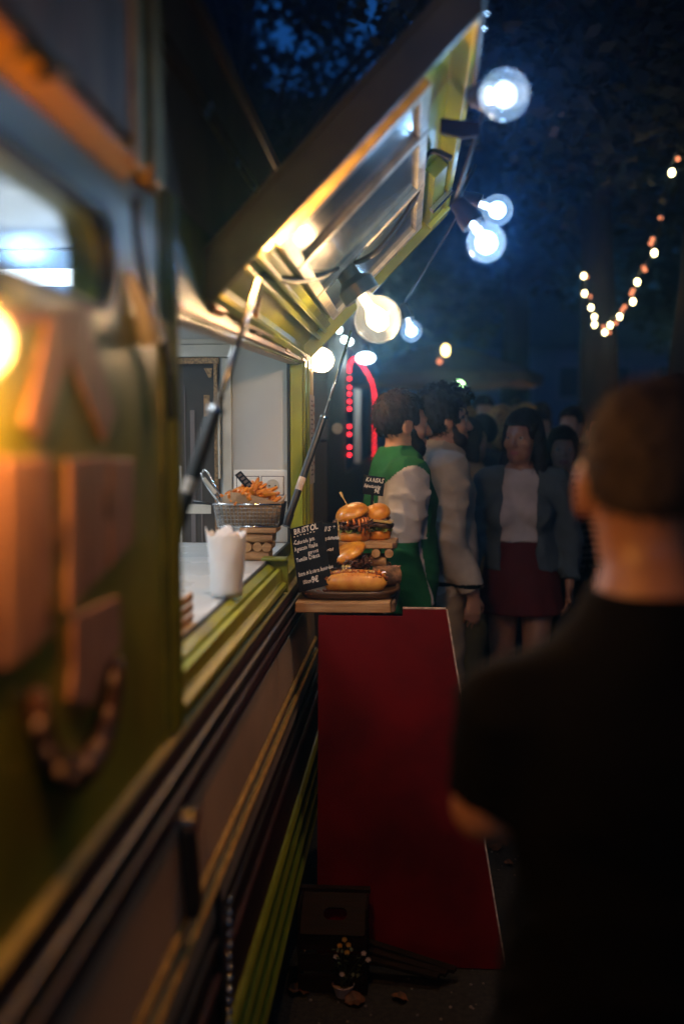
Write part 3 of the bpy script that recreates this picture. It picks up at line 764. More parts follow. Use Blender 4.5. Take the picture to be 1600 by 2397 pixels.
for j in range(1, nh): mb.tube(brect(bz0 + (bz1 - bz0) * j / nh, j / nh), .0010, 4)
for i in range(nw_ + 1):
    xa = bx0 + .012 + (bx1 - bx0 - .024) * i / nw_; mb.tube([(xa, BD - .055, bz0 + .001), (xa, BD + .055, bz0 + .001)], .0010, 4, False)
mb.build('wire_mesh', M['steel'], bk, kind='stuff')
mb = MB(); mb.tube([(bx0, BD - .01, bz1 - .004), (bx0 - .075, BD - .012, bz1 + .004)], .0050, 10); mb.build('basket_handle', M['black'], bk, smooth=True)
# brown paper folded in the basket
pp = MB(); nn = 28
top = []; bot = []
for i in range(nn):
    a = 2 * math.pi * i / nn; ex = math.copysign(abs(math.cos(a)) ** .6, math.cos(a)); ey = math.copysign(abs(math.sin(a)) ** .6, math.sin(a))
    h = .030 + .016 * math.sin(a * 3 + 1.0) - .010 * math.cos(a)
    top.append(((bx0 + bx1) / 2 + .012 + ex * (bx1 - bx0) * .47, BD + ey * .058, bz1 + h * .75)); bot.append(((bx0 + bx1) / 2 + ex * (bx1 - bx0) * .40, BD + ey * .048, bz0 + .006))
pp.add(top + bot, [(i, (i+1) % nn, nn + (i+1) % nn, nn + i) for i in range(nn)] + [tuple(range(nn, 2*nn))])
po = tag(pp.build('paper_liner', M['kraft'], None, smooth=True), 'brown paper liner standing up round the chips in the wire basket', 'paper')
so = po.modifiers.new('thick', 'SOLIDIFY'); so.thickness = .0012
# chips
def fry_mesh(k):
    rnd = random.Random(k); mb = MB(); L = rnd.uniform(.055, .085); w = .0058; n = 4; rings = []
    bend = rnd.uniform(-.008, .008); tw = rnd.uniform(-.4, .4)
    vs = []
    for i in range(n + 1):
        t = i / n - .5; s_ = w * (1 - .25 * (abs(t) * 2) ** 3) * rnd.uniform(.92, 1.08)
        for q in range(4):
            a = math.pi/4 + q * math.pi/2 + tw * t
            vs.append((bend * (1 - 4*t*t) + s_ * 1.25 * math.cos(a), s_ * 1.25 * math.sin(a), t * L))
    fs = [(i*4+q, i*4+(q+1) % 4, (i+1)*4+(q+1) % 4, (i+1)*4+q) for i in range(n) for q in range(4)] + [(3, 2, 1, 0), (n*4, n*4+1, n*4+2, n*4+3)]
    mb.add(vs, fs); return mb
protos = []
for k in range(6):
    o = fry_mesh(k).build('potato_chip', M['fry'], None, bevel=.0012)
    tag(o, 'golden fried potato chip heaped in the paper-lined wire basket', 'chip', 'chips heaped in the wire basket'); protos.append(o)
rnd = random.Random(3); cxb = (bx0 + bx1) / 2 + .008
for i in range(64):
    o = protos[i] if i < 6 else protos[i % 6].copy()
    if i >= 6: C.objects.link(o)
    u = rnd.uniform(-1, 1); v = rnd.uniform(-1, 1)
    hgt = .060 * (1 - abs(u) ** 1.6) * (1 - .4 * v * v) if i > 14 else rnd.uniform(0, .02)
    o.location = (cxb + u * .072, BD + v * .040, bz1 + .004 + hgt * .8 + rnd.uniform(-.006, .006))
    o.rotation_euler = (rnd.uniform(.7, 1.7) * rnd.choice((-1, 1)), rnd.uniform(-.9, .9), rnd.uniform(0, 6.28))
# little slate label among the chips
mb = MB(); q = [at(549, 1112, BD - .02), at(563, 1102, BD - .02), at(594, 1136, BD - .02), at(578, 1146, BD - .02)]
mb.prism(q, (0, .003, 0)); lb = tag(mb.build('chip_label', M['slate'], None, bevel=.0008), 'small black label stuck slantwise into the chips', 'label')
mb = MB(); d = (q[2] - q[1]); e = (q[0] - q[1])
for k in range(4):
    p0 = q[1] + d * (.10 + .22 * k) + e * .2 + Vector((0, -.0008, 0)); mb.add([p0, p0 + d * .13, p0 + d * .13 + e * .55, p0 + e * .55], [(0, 1, 2, 3)])
mb.build('label_marks', M['stall_grey'], lb)
# tongs standing in the basket
tg = thing('tongs', 'bright steel tongs standing at the left end of the wire basket', 'tongs', tuple(at(520, 1190, BD)))
mb = MB(); mb.tube([at(472, 1108, BD), at(480, 1099, BD), at(487, 1106, BD), at(505, 1142, BD), at(528, 1178, BD + .0), at(533, 1196, BD)], .0036, 8); mb.build('arm', M['chrome'], tg, smooth=True)
mb = MB(); mb.tube([at(472, 1108, BD), at(476, 1122, BD - .004), at(500, 1156, BD - .004), at(522, 1186, BD - .004)], [.0036, .006, .0075, .004], 8); mb.build('arm', M['chrome'], tg, smooth=True)
mb = MB(); mb.hexa([at(474, 1122, BD-.012), at(502, 1158, BD-.012), at(508, 1152, BD-.012), at(480, 1116, BD-.012), at(474, 1122, BD-.008), at(502, 1158, BD-.008), at(508, 1152, BD-.008), at(480, 1116, BD-.008)]); mb.build('grip', M['off_white'], tg, bevel=.001)
# white paper bag with a torn rim
BY = 2.36; bc = Vector((-.435, BY, CZ + .007))
zt_ = at(545, 1240, BY).z
mb = MB(); nr, nh = 44, 12; vs = []
for j in range(nh + 1):
    t = j / nh
    for i in range(nr):
        a = 2 * math.pi * i / nr
        r = .0375 + .0115 * t ** 1.2
        r *= 1 + .035 * math.sin(a * 3 + t * 3) * t + .03 * mnoise.noise(Vector((math.cos(a) * 2, math.sin(a) * 2, t * 6)))
        zz = bc.z + (zt_ - bc.z) * t
        if j >= nh - 1: zz += (.007 * math.sin(a * 4 + 1) + .005 * math.sin(a * 7 + 2) + .004 * math.sin(a * 13)) * (1 if j == nh else .35) - .004
        vs.append((bc.x + r * math.cos(a), bc.y + r * math.sin(a) * .85, zz))
mb.add(vs, [(j*nr+i, j*nr+(i+1) % nr, (j+1)*nr+(i+1) % nr, (j+1)*nr+i) for j in range(nh) for i in range(nr)] + [tuple(range(nr))[::-1]])
bgp = tag(mb.build('paper_bag', M['parchment'], None, smooth=True), 'tall crumpled white paper bag open at the top, at the edge of the counter', 'paper bag')
so = bgp.modifiers.new('thick', 'SOLIDIFY'); so.thickness = .001
# small wooden crate on the counter by the near post
cr = thing('counter_crate', 'small slatted wood crate on the white counter, low by the near window post', 'crate', (-.49, 1.97, CZ))
for z in (0, .022, .044):
    MB().box((-.535, 1.90, CZ + .003 + z), (-.449, 1.906, CZ + .020 + z)).build('slat', M['wood'], cr, bevel=.001)
    MB().box((-.455, 1.907, CZ + .003 + z), (-.449, 2.05, CZ + .020 + z)).build('slat', M['wood'], cr, bevel=.001)
MB().box((-.535, 1.907, CZ + .002), (-.456, 2.05, CZ + .008)).build('base_board', M['wood'], cr)
for x in (-.534, -.464): MB().box((x, 1.9065, CZ + .009), (x + .008, 1.915, CZ + .064)).build('corner_post', M['wood'], cr)
# paper notice taped to the post
nt_ = thing('price_notice', 'narrow printed paper notice taped to the far trailer post', 'notice', (XW, 3.82, 1.6))
pa, pb = atx(718, 920, XW + .0175), atx(738, 1128, XW + .0175)
MB().box((XW + .0165, 3.700, pb.z), (XW + .0180, 3.86, pa.z)).build('sheet', M['paper_notice'], nt_)
mb = MB()
for i in range(17):
    z = pa.z - .02 - i * (pa.z - pb.z - .04) / 17
    mb.box((XW + .0181, 3.72, z), (XW + .0184, 3.79 + .03 * math.sin(i * 1.7), z - .006))
mb.build('printed_lines', M['ink'], nt_)
mb = MB()
for i in range(9):
    z = pa.z - .03 - i * (pa.z - pb.z - .05) / 9
    mb.box((XW + .0181, 3.80 + .02 * math.sin(i), z), (XW + .0184, 3.85, z - .014))
mb.build('printed_blocks', M['print'], nt_)
# ================================================================== DISPLAY SHELF WITH BURGERS
SZ = at(800, 1409, 3.08).z           # top of the shelf plank
SF = 3.08
mb = MB(); xr, xl = at(912, 1420, SF).x, at(690, 1420, SF).x
mb.hexa([(xl, SF, SZ - .036), (xr + .004, SF, SZ - .034), (xr + .012, 3.50, SZ - .036), (xl, 3.50, SZ - .036), (xl, SF, SZ - .004), (xr, SF, SZ), (xr + .014, 3.50, SZ), (xl, 3.50, SZ)])
shelf = tag(mb.build('display_shelf', M['wood'], None, bevel=.004), 'thick raw wooden plank shelf under the burgers, above the red board', 'shelf')
mb = MB(); mb.hexa([(xr + .0045, SF + .002, SZ - .034), (xr + .018, SF + .01, SZ - .03), (xr + .030, 3.49, SZ - .03), (xr + .0145, 3.49, SZ - .036), (xr + .0045, SF + .002, SZ - .002), (xr + .014, SF + .01, SZ - .004), (xr + .028, 3.49, SZ - .004), (xr + .0145, 3.49, SZ)])
mb.build('bark_edge', M['bark'], shelf, bevel=.004)
mb = MB(); mb.tube([(-.20, 3.3, SZ - .037), (-.185, 3.31, SZ - .09), (-.18, 3.33, SZ - .17), (-.30, 3.40, SZ - .23)], .012, 8); mb.build('bracket', M['black'], shelf, smooth=True)
# tray
TZ = SZ + .001
tx0, tx1 = at(694, 1390, 3.11).x, at(932, 1390, 3.14).x
def superellipse(cx, cy_, rx, ry, z, n=40, e=.55):
    return [(cx + rx * math.copysign(abs(math.cos(2*math.pi*i/n)) ** e, math.cos(2*math.pi*i/n)), cy_ + ry * math.copysign(abs(math.sin(2*math.pi*i/n)) ** e, math.sin(2*math.pi*i/n)), z) for i in range(n)]
tcx, tcy, trx, try_ = (tx0 + tx1) / 2, 3.265, (tx1 - tx0) / 2, .165
mb = MB(); n = 40
loops = [superellipse(tcx, tcy, trx * .94, try_ * .92, TZ), superellipse(tcx, tcy, trx, try_, TZ + .020), superellipse(tcx, tcy, trx * .995, try_ * .99, TZ + .026),
         superellipse(tcx, tcy, trx * .96, try_ * .95, TZ + .026), superellipse(tcx, tcy, trx * .93, try_ * .91, TZ + .013)]
vs = [p for l in loops for p in l]
mb.add(vs, [tuple(range(n))[::-1]] + [(j*n+i, j*n+(i+1) % n, (j+1)*n+(i+1) % n, (j+1)*n+i) for j in range(4) for i in range(n)] + [tuple(range(4*n, 5*n))])
tag(mb.build('serving_tray', M['tray'], None, smooth=True), 'dark oval wooden tray on the plank shelf, holding the hot dog', 'tray')
FZ = TZ + .0135   # tray floor

# --- burgers
def dome(r, h, base=0.0, n=9, lip=.006):
    p = [(1e-7, base), (r * .80, base + .0005), (r * .95, base + lip * .6), (r, base + lip + .004)]
    for i in range(1, n + 1):
        a = math.pi / 2 * i / n
        p.append((max(1e-7, r * math.cos(a) ** .80), base + lip + .004 + (h - lip - .004) * math.sin(a)))
    return p
def crumbs(mb, c, rx, ry, rz, n, size, rnd, kind='strand'):
    for _ in range(n):
        u = Vector((rnd.gauss(0, .5), rnd.gauss(0, .5), rnd.gauss(0, .5)))
        if u.length > 1: u.normalize()
        p = Vector(c) + Vector((u.x * rx, u.y * ry, u.z * rz))
        if kind == 'strand':
            d = Vector((rnd.uniform(-1, 1), rnd.uniform(-1, 1), rnd.uniform(-.6, .4))) * size
            mb.tube([p - d * .5, p + Vector((rnd.uniform(-.2, .2), rnd.uniform(-.2, .2), rnd.uniform(-.2, .2))) * size, p + d * .5], [size * .09, size * .15, size * .08], 5)
        else:
            s = size * rnd.uniform(.5, 1.2)
            mb.ball(p, s, 6, 4, (rnd.uniform(.6, 1.3), rnd.uniform(.6, 1.3), rnd.uniform(.5, 1.0)))
def wavy(mb, c, r0, r1, waves, amp, droop, n=72, seed=0):
    vs = []; c = Vector(c)
    for k, (r, w) in enumerate(((r0, .2), ((r0 + r1) / 2, .6), (r1, 1.0))):
        for i in range(n):
            a = 2 * math.pi * i / n
            q = mnoise.noise(Vector((math.cos(a) * 2 + seed, math.sin(a) * 2, k * .5)))
            rr = r * (1 + .10 * w * q)
            vs.append(c + Vector((rr * math.cos(a), rr * math.sin(a), amp * w * math.sin(a * waves + seed + q * 3) - droop * w)))
    mb.add(vs, [(k*n+i, k*n+(i+1) % n, (k+1)*n+(i+1) % n, (k+1)*n+i) for k in range(2) for i in range(n)])
def part_at(mb, name, m, root, pivot=None, tilt=None, **kw):
    if tilt:
        q = Matrix.Rotation(tilt[0], 3, 'X') @ Matrix.Rotation(tilt[1], 3, 'Y'); pv = Vector(pivot)
        mb.v = [tuple(pv + q @ (Vector(v) - pv)) for v in mb.v]
    return mb.build(name, M[m] if isinstance(m, str) else [M[x] for x in m], root, **kw)
def skewer(root, a, b, paddle=True):
    a, b = Vector(a), Vector(b); d = (b - a).normalized()
    mb = MB(); mb.tube([a, b - d * .022], .0022, 6)
    if paddle:
        w = Vector((1, 0, 0)); w = (w - d * w.dot(d)).normalized(); q = b - d * .024
        t = d.cross(w) * .0012
        pts = [q - w * .0022, q - w * .0042 + d * .006, q - w * .0042 + d * .022, q + w * .0042 + d * .022, q + w * .0042 + d * .010, q + w * .0022]
        mb.prism([p - t for p in pts], t * 2)
    return mb.build('skewer', M['bamboo'], root, smooth=False)
def burger(name, label, loc, kind, r, tilt, seed, wz=1.0):
    rnd = random.Random(seed); x, y, z = loc
    t = thing(name, label, 'burger', loc, 'burgers on the display shelf')
    hb = .030 * wz
    mb = MB(); mb.lathe([(1e-7, 0), (r * .86, 0), (r * .97, .006), (r, hb * .55), (r * .98, hb * .95), (r * .93, hb), (1e-7, hb)], loc, 36, wob=.06, seed=seed); part_at(mb, 'bottom_bun', 'bun', t, smooth=True)
    zc = z + hb
    if kind == 'pulled':
        mb = MB(); wavy(mb, (x, y, zc + .006), r * .4, r * 1.04, 11, .006, .002, seed=seed); part_at(mb, 'lettuce', 'lettuce', t, smooth=True)
        mb = MB(); crumbs(mb, (x + .004, y, zc + .010), r * 1.0, r * 1.0, .010, 60, .018, rnd); part_at(mb, 'slaw', 'lettuce', t, smooth=True, kind='stuff')
        mb = MB(); mb.ball((x + .004, y, zc + .028), r * .86, 20, 10, (1, 1, .42)); crumbs(mb, (x + .004, y, zc + .028), r * 1.12, r * 1.12, .026, 300, .030, rnd); part_at(mb, 'pulled_meat', 'meat', t, smooth=True, kind='stuff')
        mb = MB(); mb.ball((x + .010, y - .01, zc + .046), r * .5, 14, 8, (1, 1, .3))
        for dx, dy, L in ((-.018, -.05, .022), (.004, -.054, .016), (.022, -.050, .040), (.034, -.044, .060), (.044, -.030, .052), (.050, -.010, .035), (-.034, -.045, .012)):
            p = Vector((x + dx, y + dy * r / .055, zc + .046)); q = Vector((x + dx * .3 + .006, y - .01, zc + .056))
            mb.tube([q, (p + q) / 2 + Vector((0, 0, .006)), p, p + Vector((.003, -.004, -L * .5)), p + Vector((.002, -.003, -L))], [.004, .0045, .005, .0042, .0050], 8)
        part_at(mb, 'sauce', 'sauce', t, smooth=True)
        ztop_ = zc + .050
    elif kind == 'cheese':
        mb = MB(); wavy(mb, (x, y, zc + .006), r * .4, r * 1.12, 9, .005, .004, seed=seed); wavy(mb, (x, y, zc + .010), r * .4, r * 1.02, 13, .005, .002, seed=seed + 3); part_at(mb, 'lettuce', 'lettuce', t, smooth=True)
        mb = MB(); mb.lathe([(1e-7, 0), (r * .95, 0), (r * 1.06, .007), (r * 1.04, .016), (1e-7, .018)], (x + .006, y, zc + .012), 32, wob=.10, seed=seed); part_at(mb, 'patty', 'patty', t, (x, y, zc), (0, .10), smooth=True)
        mb = MB(); mb.prism([(x - .035, y - .052, zc + .036), (x + .046, y - .050, zc + .026), (x + .052, y + .030, zc + .026), (x - .030, y + .030, zc + .038)], (.004, -.004, .008)); part_at(mb, 'cheese', 'cheese', t, bevel=.002)
        mb = MB(); crumbs(mb, (x, y, zc + .042), r * .9, r * .9, .006, 40, .022, rnd); part_at(mb, 'bacon', 'sausage', t, smooth=True, kind='stuff')
        ztop_ = zc + .046
    else:
        mb = MB(); wavy(mb, (x, y, zc + .004), r * .4, r * 1.04, 10, .005, .003, seed=seed); part_at(mb, 'lettuce', 'lettuce', t, smooth=True)
        mb = MB(); mb.lathe([(1e-7, 0), (r * .95, 0), (r * 1.08, .008), (r * 1.05, .019), (1e-7, .022)], (x, y, zc + .006), 32, wob=.12, seed=seed); part_at(mb, 'patty', 'patty', t, smooth=True)
        mb = MB(); wavy(mb, (x + .004, y, zc + .030), r * .3, r * 1.02, 6, .003, .010, seed=seed + 1)
        for dx, dy, L in ((-.012, -.056, .024), (-.004, -.057, .030), (.006, -.055, .018)):
            mb.tube([(x + dx, y + dy * .8, zc + .031), (x + dx, y + dy * r / .055, zc + .026), (x + dx, y + dy * r / .055 - .003, zc + .026 - L)], [.006, .007, .005], 8)
        part_at(mb, 'cheese', 'cheese', t, smooth=True)
        mb = MB(); crumbs(mb, (x + .008, y, zc + .036), r * 1.15, r * 1.15, .018, 240, .026, rnd); part_at(mb, 'shredded_meat', 'meat', t, smooth=True, kind='stuff')
        ztop_ = zc + .050
    mb = MB(); mb.lathe(dome(r * 1.05, .040 if kind == 'beef' else .047), (x, y, ztop_), 40, wob=.10, seed=seed + 5)
    tb = part_at(mb, 'top_bun', 'bun', t, (x, y, ztop_), tilt, smooth=True)
    mb = MB(); mb.lathe([(1e-7, -.0012), (r * .86, -.0010), (r * .90, .0006)], (x, y, ztop_), 36, wob=.05, seed=seed + 5); part_at(mb, 'cut_face', 'bun_cut', tb, (x, y, ztop_), tilt, smooth=True)
    return t, ztop_
# slab on crossed logs
GY = 3.43
gz = at(850, 1270, GY - .09).z
gl, gr = at(792, 1270, GY - .09).x, at(925, 1270, GY - .09).x
st = thing('burger_stand', 'rustic stand of crossed small logs with a board carrying two burgers', 'log stand', ((gl + gr) / 2, GY, FZ))
mb = MB(); mb.prism([(gl, GY - .085, gz - .021), (gr - .012, GY - .090, gz - .021), (gr, GY - .075, gz - .021), (gr + .004, GY + .085, gz - .021), (gl, GY + .085, gz - .021)], (0, 0, .021)); mb.build('board', M['wood'], st, bevel=.003)
mb = MB(); mb.prism([(gr - .0118, GY - .0895, gz - .0205), (gr + .0045, GY - .075, gz - .0205), (gr + .008, GY + .08, gz - .0205), (gr + .0042, GY + .08, gz - .0205)], (0, 0, .019)); mb.build('bark_edge', M['bark'], st, bevel=.002)
hh = (gz - .0215 - FZ) / 4
for lvl in range(4):
    zz = FZ + hh * (lvl + .5); rr = hh * .5
    if lvl % 2 == 0:
        for dy in (-.062, .05): MB().tube([(gl + .012, GY + dy, zz), (gr - .015 - .008 * lvl, GY + dy, zz)], rr, 12).build('log', M['wood_log'], st, smooth=True, auto=50)
    else:
        for xx in (gl + .035, gr - .066, gr - .034 + .004 * lvl):
            MB().tube([(xx, GY - .088, zz), (xx, GY + .07, zz)], rr * .98, 12).build('log', M['wood_log'], st, smooth=True, auto=50)
bA, zA = burger('burger', 'pulled meat burger dripping orange sauce, left one on the log stand', (at(826, 1270, GY - .03).x, GY - .03, gz + .001), 'pulled', .0575, (R(8), R(-17)), 11)
skewer(bA, bA.location + Vector((-.012, .005, .105)), bA.location + Vector((-.046, 0, .168)))
skewer(bA, bA.location + Vector((-.040, -.060, .006)), bA.location + Vector((-.052, -.058, .095)), False)
bB, zB = burger('burger', 'cheeseburger with its bun tipped open, right one on the log stand', (at(884, 1268, GY + .02).x, GY + .03, gz + .001), 'cheese', .046, (R(16), R(-14)), 21)
skewer(bB, bB.location + Vector((-.012, .0, .09)), bB.location + Vector((-.022, 0, .165)))
bC, zC = burger('burger', 'shredded beef burger behind the hot dog, lowest of the burgers', (at(815, 1372, 3.27).x, 3.285, FZ + .001), 'beef', .063, (R(12), R(-25)), 31, wz=1.7)
skewer(bC, bC.location + Vector((-.055, 0, .10)), bC.location + Vector((-.066, 0, .158)), False)
# bark log lying on the tray
mb = MB(); lx0, lx1 = at(872, 1360, 3.30).x, at(938, 1360, 3.33).x
lg = MB().tube([(lx0, 3.30, FZ + .036), (lx0 + .02, 3.302, FZ + .037), (lx1 - .012, 3.33, FZ + .036)], [.032, .035, .034], 14).build('bark_log', M['bark'], None, smooth=True, auto=50)
tag(lg, 'short log with rough bark lying at the right end of the tray', 'log')
mb = MB(); mb.tube([(lx1 - .0118, 3.330, FZ + .036), (lx1 - .010, 3.3305, FZ + .036)], .031, 14); mb.build('cut_end', M['wood_log'], lg)
mb = MB(); rnd = random.Random(5); crumbs(mb, (lx1 - .025, 3.32, FZ + .066), .022, .012, .004, 26, .012, rnd); mb.build('bark_flakes', M['wood_pink'], lg, kind='stuff')
# hot dog
HX0, HX1, HYc = at(756, 1370, 3.17).x, at(906, 1370, 3.17).x, 3.175
hd = thing('hot_dog', 'long hot dog heaped with crispy onion on the dark tray', 'hot dog', ((HX0 + HX1) / 2, HYc, FZ))
def loaf(yc, ry, rz, z0):
    mb = MB(); n = 20; k = 15; vs = []
    for i in range(k + 1):
        t = i / k; e = (1 - abs(2 * t - 1) ** 4.5) ** .5
        e = max(e, .02); xx = HX0 + (HX1 - HX0) * t
        for j in range(n):
            a = 2 * math.pi * j / n
            vs.append((xx, yc + ry * e * math.cos(a), z0 + rz + rz * e * math.sin(a) * (1 if math.sin(a) > 0 else .95) + .004 * math.sin(t * 3.0)))
    mb.add(vs, [(i*n+j, i*n+(j+1) % n, (i+1)*n+(j+1) % n, (i+1)*n+j) for i in range(k) for j in range(n)] + [tuple(range(n))[::-1], tuple(range(k*n, k*n+n))])
    return mb
loaf(HYc - .018, .026, .031, FZ + .001).build('bun_half', M['hotdog_bun'], hd, smooth=True)
loaf(HYc + .020, .026, .034, FZ + .001).build('bun_half', M['hotdog_bun'], hd, smooth=True)
mb = MB(); mb.tube([(HX0 - .026, HYc, FZ + .026), (HX0 - .022, HYc, FZ + .028), (HX0 - .010, HYc, FZ + .034), (HX0 + .03, HYc, FZ + .048), (HX1 - .03, HYc, FZ + .052), (HX1 + .002, HYc, FZ + .046)], [.006, .012, .0145, .0150, .0150, .008], 12); mb.build('sausage', M['sausage'], hd, smooth=True)
mb = MB(); rnd = random.Random(9)
for i in range(260):
    t = rnd.uniform(.02, .97); yy = rnd.gauss(0, .016)
    p = Vector((HX0 + (HX1 - HX0) * t, HYc + yy, FZ + .062 + .006 * math.sin(t * 3) - abs(yy) * .35 + rnd.uniform(-.004, .005)))
    d = Vector((rnd.uniform(-1, 1), rnd.uniform(-1, 1), rnd.uniform(-.5, .7))) * rnd.uniform(.004, .009)
    mb.cur = 0 if rnd.random() < .62 else (1 if rnd.random() < .7 else 2)
    mb.tube([p - d, p + d], [.0022, .0030], 5)
mb.build('crispy_onion', [M['topping'], M['sauce'], M['cheese']], hd, kind='stuff')
mb = MB()
for i in range(60):
    p = Vector((HX0 - .035 + rnd.uniform(-.02, .06), HYc - .01 + rnd.uniform(-.05, .04), FZ + .003)); mb.ball(p, rnd.uniform(.002, .0045), 5, 4)
tag(mb.build('crumbs', M['topping'], None), kind='stuff')

# --- chalkboards
def chalkboard(name, label, TL, TR, BR, BL, t=.005):
    o = MB().prism([TL, TR, BR, BL], (0, t, 0)).build(name, M['slate'], None, bevel=.001)
    tag(o, label, 'chalkboard', 'chalkboards on the display shelf')
    rt = (TR - TL).normalized(); up = (TL - BL).normalized(); nrm = up.cross(rt); nrm = nrm if nrm.y < 0 else -nrm
    return o, rt, up, nrm.normalized()
q = [at(678, 1238, 3.19), at(754, 1219, 3.22), at(777, 1354, 3.14), at(699, 1388, 3.11)]
q[2] = q[1] + q[3] - q[0]
cb, rt, up, nr = chalkboard('chalkboard', 'tall leaning chalkboard headed BRISTOL beside the trailer post', *q)
def proj(q, px, py, up_, nr_):   # point of the board's plane seen at a pixel of the photo
    d = ray(px, py); o = Vector((0, 0, CAM_H)); t = (q - o).dot(nr_) / d.dot(nr_); return o + d * t + nr_ * .0012
def write(lines, q0, rt, nr, board, up=None):
    mb = MB(); up_ = nr.cross(rt); up_ = up_ if up_.z > 0 else -up_
    for k, (s, px, py, size, sq) in enumerate(lines):
        lettering(mb, s, proj(q0, px, py, up_, nr), rt, up_, size, seed=k + 3, squash=sq)
    mb.build('chalk_writing', M['chalk'], board, kind='stuff')
write([('BRISTOL', 688, 1252, .0260, .74), ('- - - - - - -', 687, 1260, .020, .80), ('-Colorado Jam', 687, 1277, .0190, .56), ('Aguacate Vinake', 690, 1292, .0190, .52), ('gorros', 721, 1298, .018, .60),
       ('Tomillo Crianza', 694, 1317, .0190, .56), ('Entra de la tierra hamur-dou', 699, 1350, .0185, .47), ('150cm', 709, 1368, .016, .66), ('9€', 730, 1365, .027, .68)], q[0], rt, nr, cb)
q2 = [at(748, 1225, 3.27), at(788, 1223, 3.27), at(797, 1312, 3.22), at(757, 1330, 3.22)]
q2[2] = q2[1] + q2[3] - q2[0]
cb2, rt2, up2, nr2 = chalkboard('chalkboard', 'second chalkboard half hidden behind the BRISTOL board and left burger', *q2)
write([('1/S ▲' if False else '1/S *', 757, 1244, .024, .75), ('ng.demonda', 757, 1264, .018, .54), ('co,-cos', 757, 1290, .018, .54)], q2[0], rt2, nr2, cb2)
q3 = [at(850, 1111, GY + .02), at(901, 1118, GY + .02), at(896, 1162, GY + .02), at(848, 1156, GY + .02)]
ks = thing('price_sign', 'little black sign reading KANSAS on a stake above the burgers', 'price sign', (at(868, 1190, GY + .02).x, GY + .02, gz))
bd = MB().prism(q3, (0, .004, 0)).build('board', M['slate'], ks, bevel=.001)
rt3 = (q3[1] - q3[0]).normalized(); nr3 = Vector((0, -1, 0))
write([('KANSAS', 855, 1126, .0215, .68), ('Espectacular', 851, 1139, .0165, .62), ('9€', 874, 1154, .0200, .78)], q3[0], rt3, nr3, bd)
mb = MB(); a = at(871, 1158, GY + .026); b = at(866, 1200, GY + .026); mb.hexa([(b.x - .005, b.y, gz), (b.x + .005, b.y, gz), (b.x + .005, b.y + .004, gz), (b.x - .005, b.y + .004, gz), (a.x - .005, a.y, a.z), (a.x + .005, a.y, a.z), (a.x + .005, a.y + .004, a.z), (a.x - .005, a.y + .004, a.z)])
mb.build('stake', M['slate'], ks)

# ================================================================== RED BOARD AND THE THINGS AT ITS FOOT
tr_, tl_ = at(1043, 1427, 3.06), at(738, 1420, 3.06)
br_ = at(1180, 2311, 2.985); br_.z = .004; bl_ = Vector((-.276, 2.985, .004)); tl_.x = -.276
nrm = (tr_ - tl_).cross(bl_ - tl_).normalized(); nrm = nrm if nrm.y > 0 else -nrm
tl_.z = SZ - .040
def yp(z): return 2.985 + (3.06 - 2.985) * (z - .004) / (tr_.z - .004)
tl_.y = yp(tl_.z)
nt1 = Vector((xr + .040, yp(tl_.z), tl_.z)); nt2 = Vector((xr + .040, yp(tr_.z), tr_.z))
rb = MB().prism([tl_, nt1, nt2, tr_, br_, bl_], nrm * .014).build('red_board', M['red'], None); tag(rb, 'large plain red painted board leaning below the wooden shelf', 'board')
e = (br_ - tr_).normalized(); sx = (tr_ - tl_).normalized()
MB().prism([tr_ + sx * .0006, br_ + sx * .0006, br_ + sx * .0052, tr_ + sx * .0052], nrm * .014).build('raw_edge', M['red_edge'], rb)
MB().prism([nt2 + Vector((0, 0, .0006)), tr_ + Vector((0, 0, .0006)), tr_ + Vector((0, 0, .005)), nt2 + Vector((0, 0, .005))], nrm * .014).build('raw_edge', M['red_edge'], rb)
# wooden crate with a hand hole
ct = thing('wooden_crate', 'dark wooden crate with an oval hand hole, on the ground by the trailer', 'crate', (-.215, 2.88, 0))
cz = at(780, 2080, 2.95).z
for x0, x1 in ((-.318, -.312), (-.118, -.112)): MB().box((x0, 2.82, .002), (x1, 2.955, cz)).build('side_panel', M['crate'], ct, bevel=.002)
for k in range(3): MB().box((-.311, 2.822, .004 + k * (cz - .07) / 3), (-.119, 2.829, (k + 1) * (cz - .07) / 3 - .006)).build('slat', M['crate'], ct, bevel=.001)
mb = MB()
outer = rounded(-.311, -.119, 0, .13, .006); inner = rounded(-.245, -.175, .045, .083, .018)
tq = [(-.0, 0)]
def lidp(a, b, d): return Vector((a, 2.822 + b * .80, cz - .085 + b * .62)) + Vector((0, -.61, .79)) * d
vs = [lidp(a, b, 0) for a, b in outer] + [lidp(a, b, 0) for a, b in inner] + [lidp(a, b, .008) for a, b in outer] + [lidp(a, b, .008) for a, b in inner]
n = len(outer); fs = []
for i in range(n):
    j = (i + 1) % n; fs += [(i, j, n+j, n+i), (2*n+i, 3*n+i, 3*n+j, 2*n+j), (i, 2*n+i, 2*n+j, j), (n+i, n+j, 3*n+j, 3*n+i)]
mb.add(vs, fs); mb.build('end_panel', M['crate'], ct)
MB().box((-.322, 2.930, cz - .004), (-.108, 2.955, cz + .010)).build('top_batten', M['crate'], ct, bevel=.002)
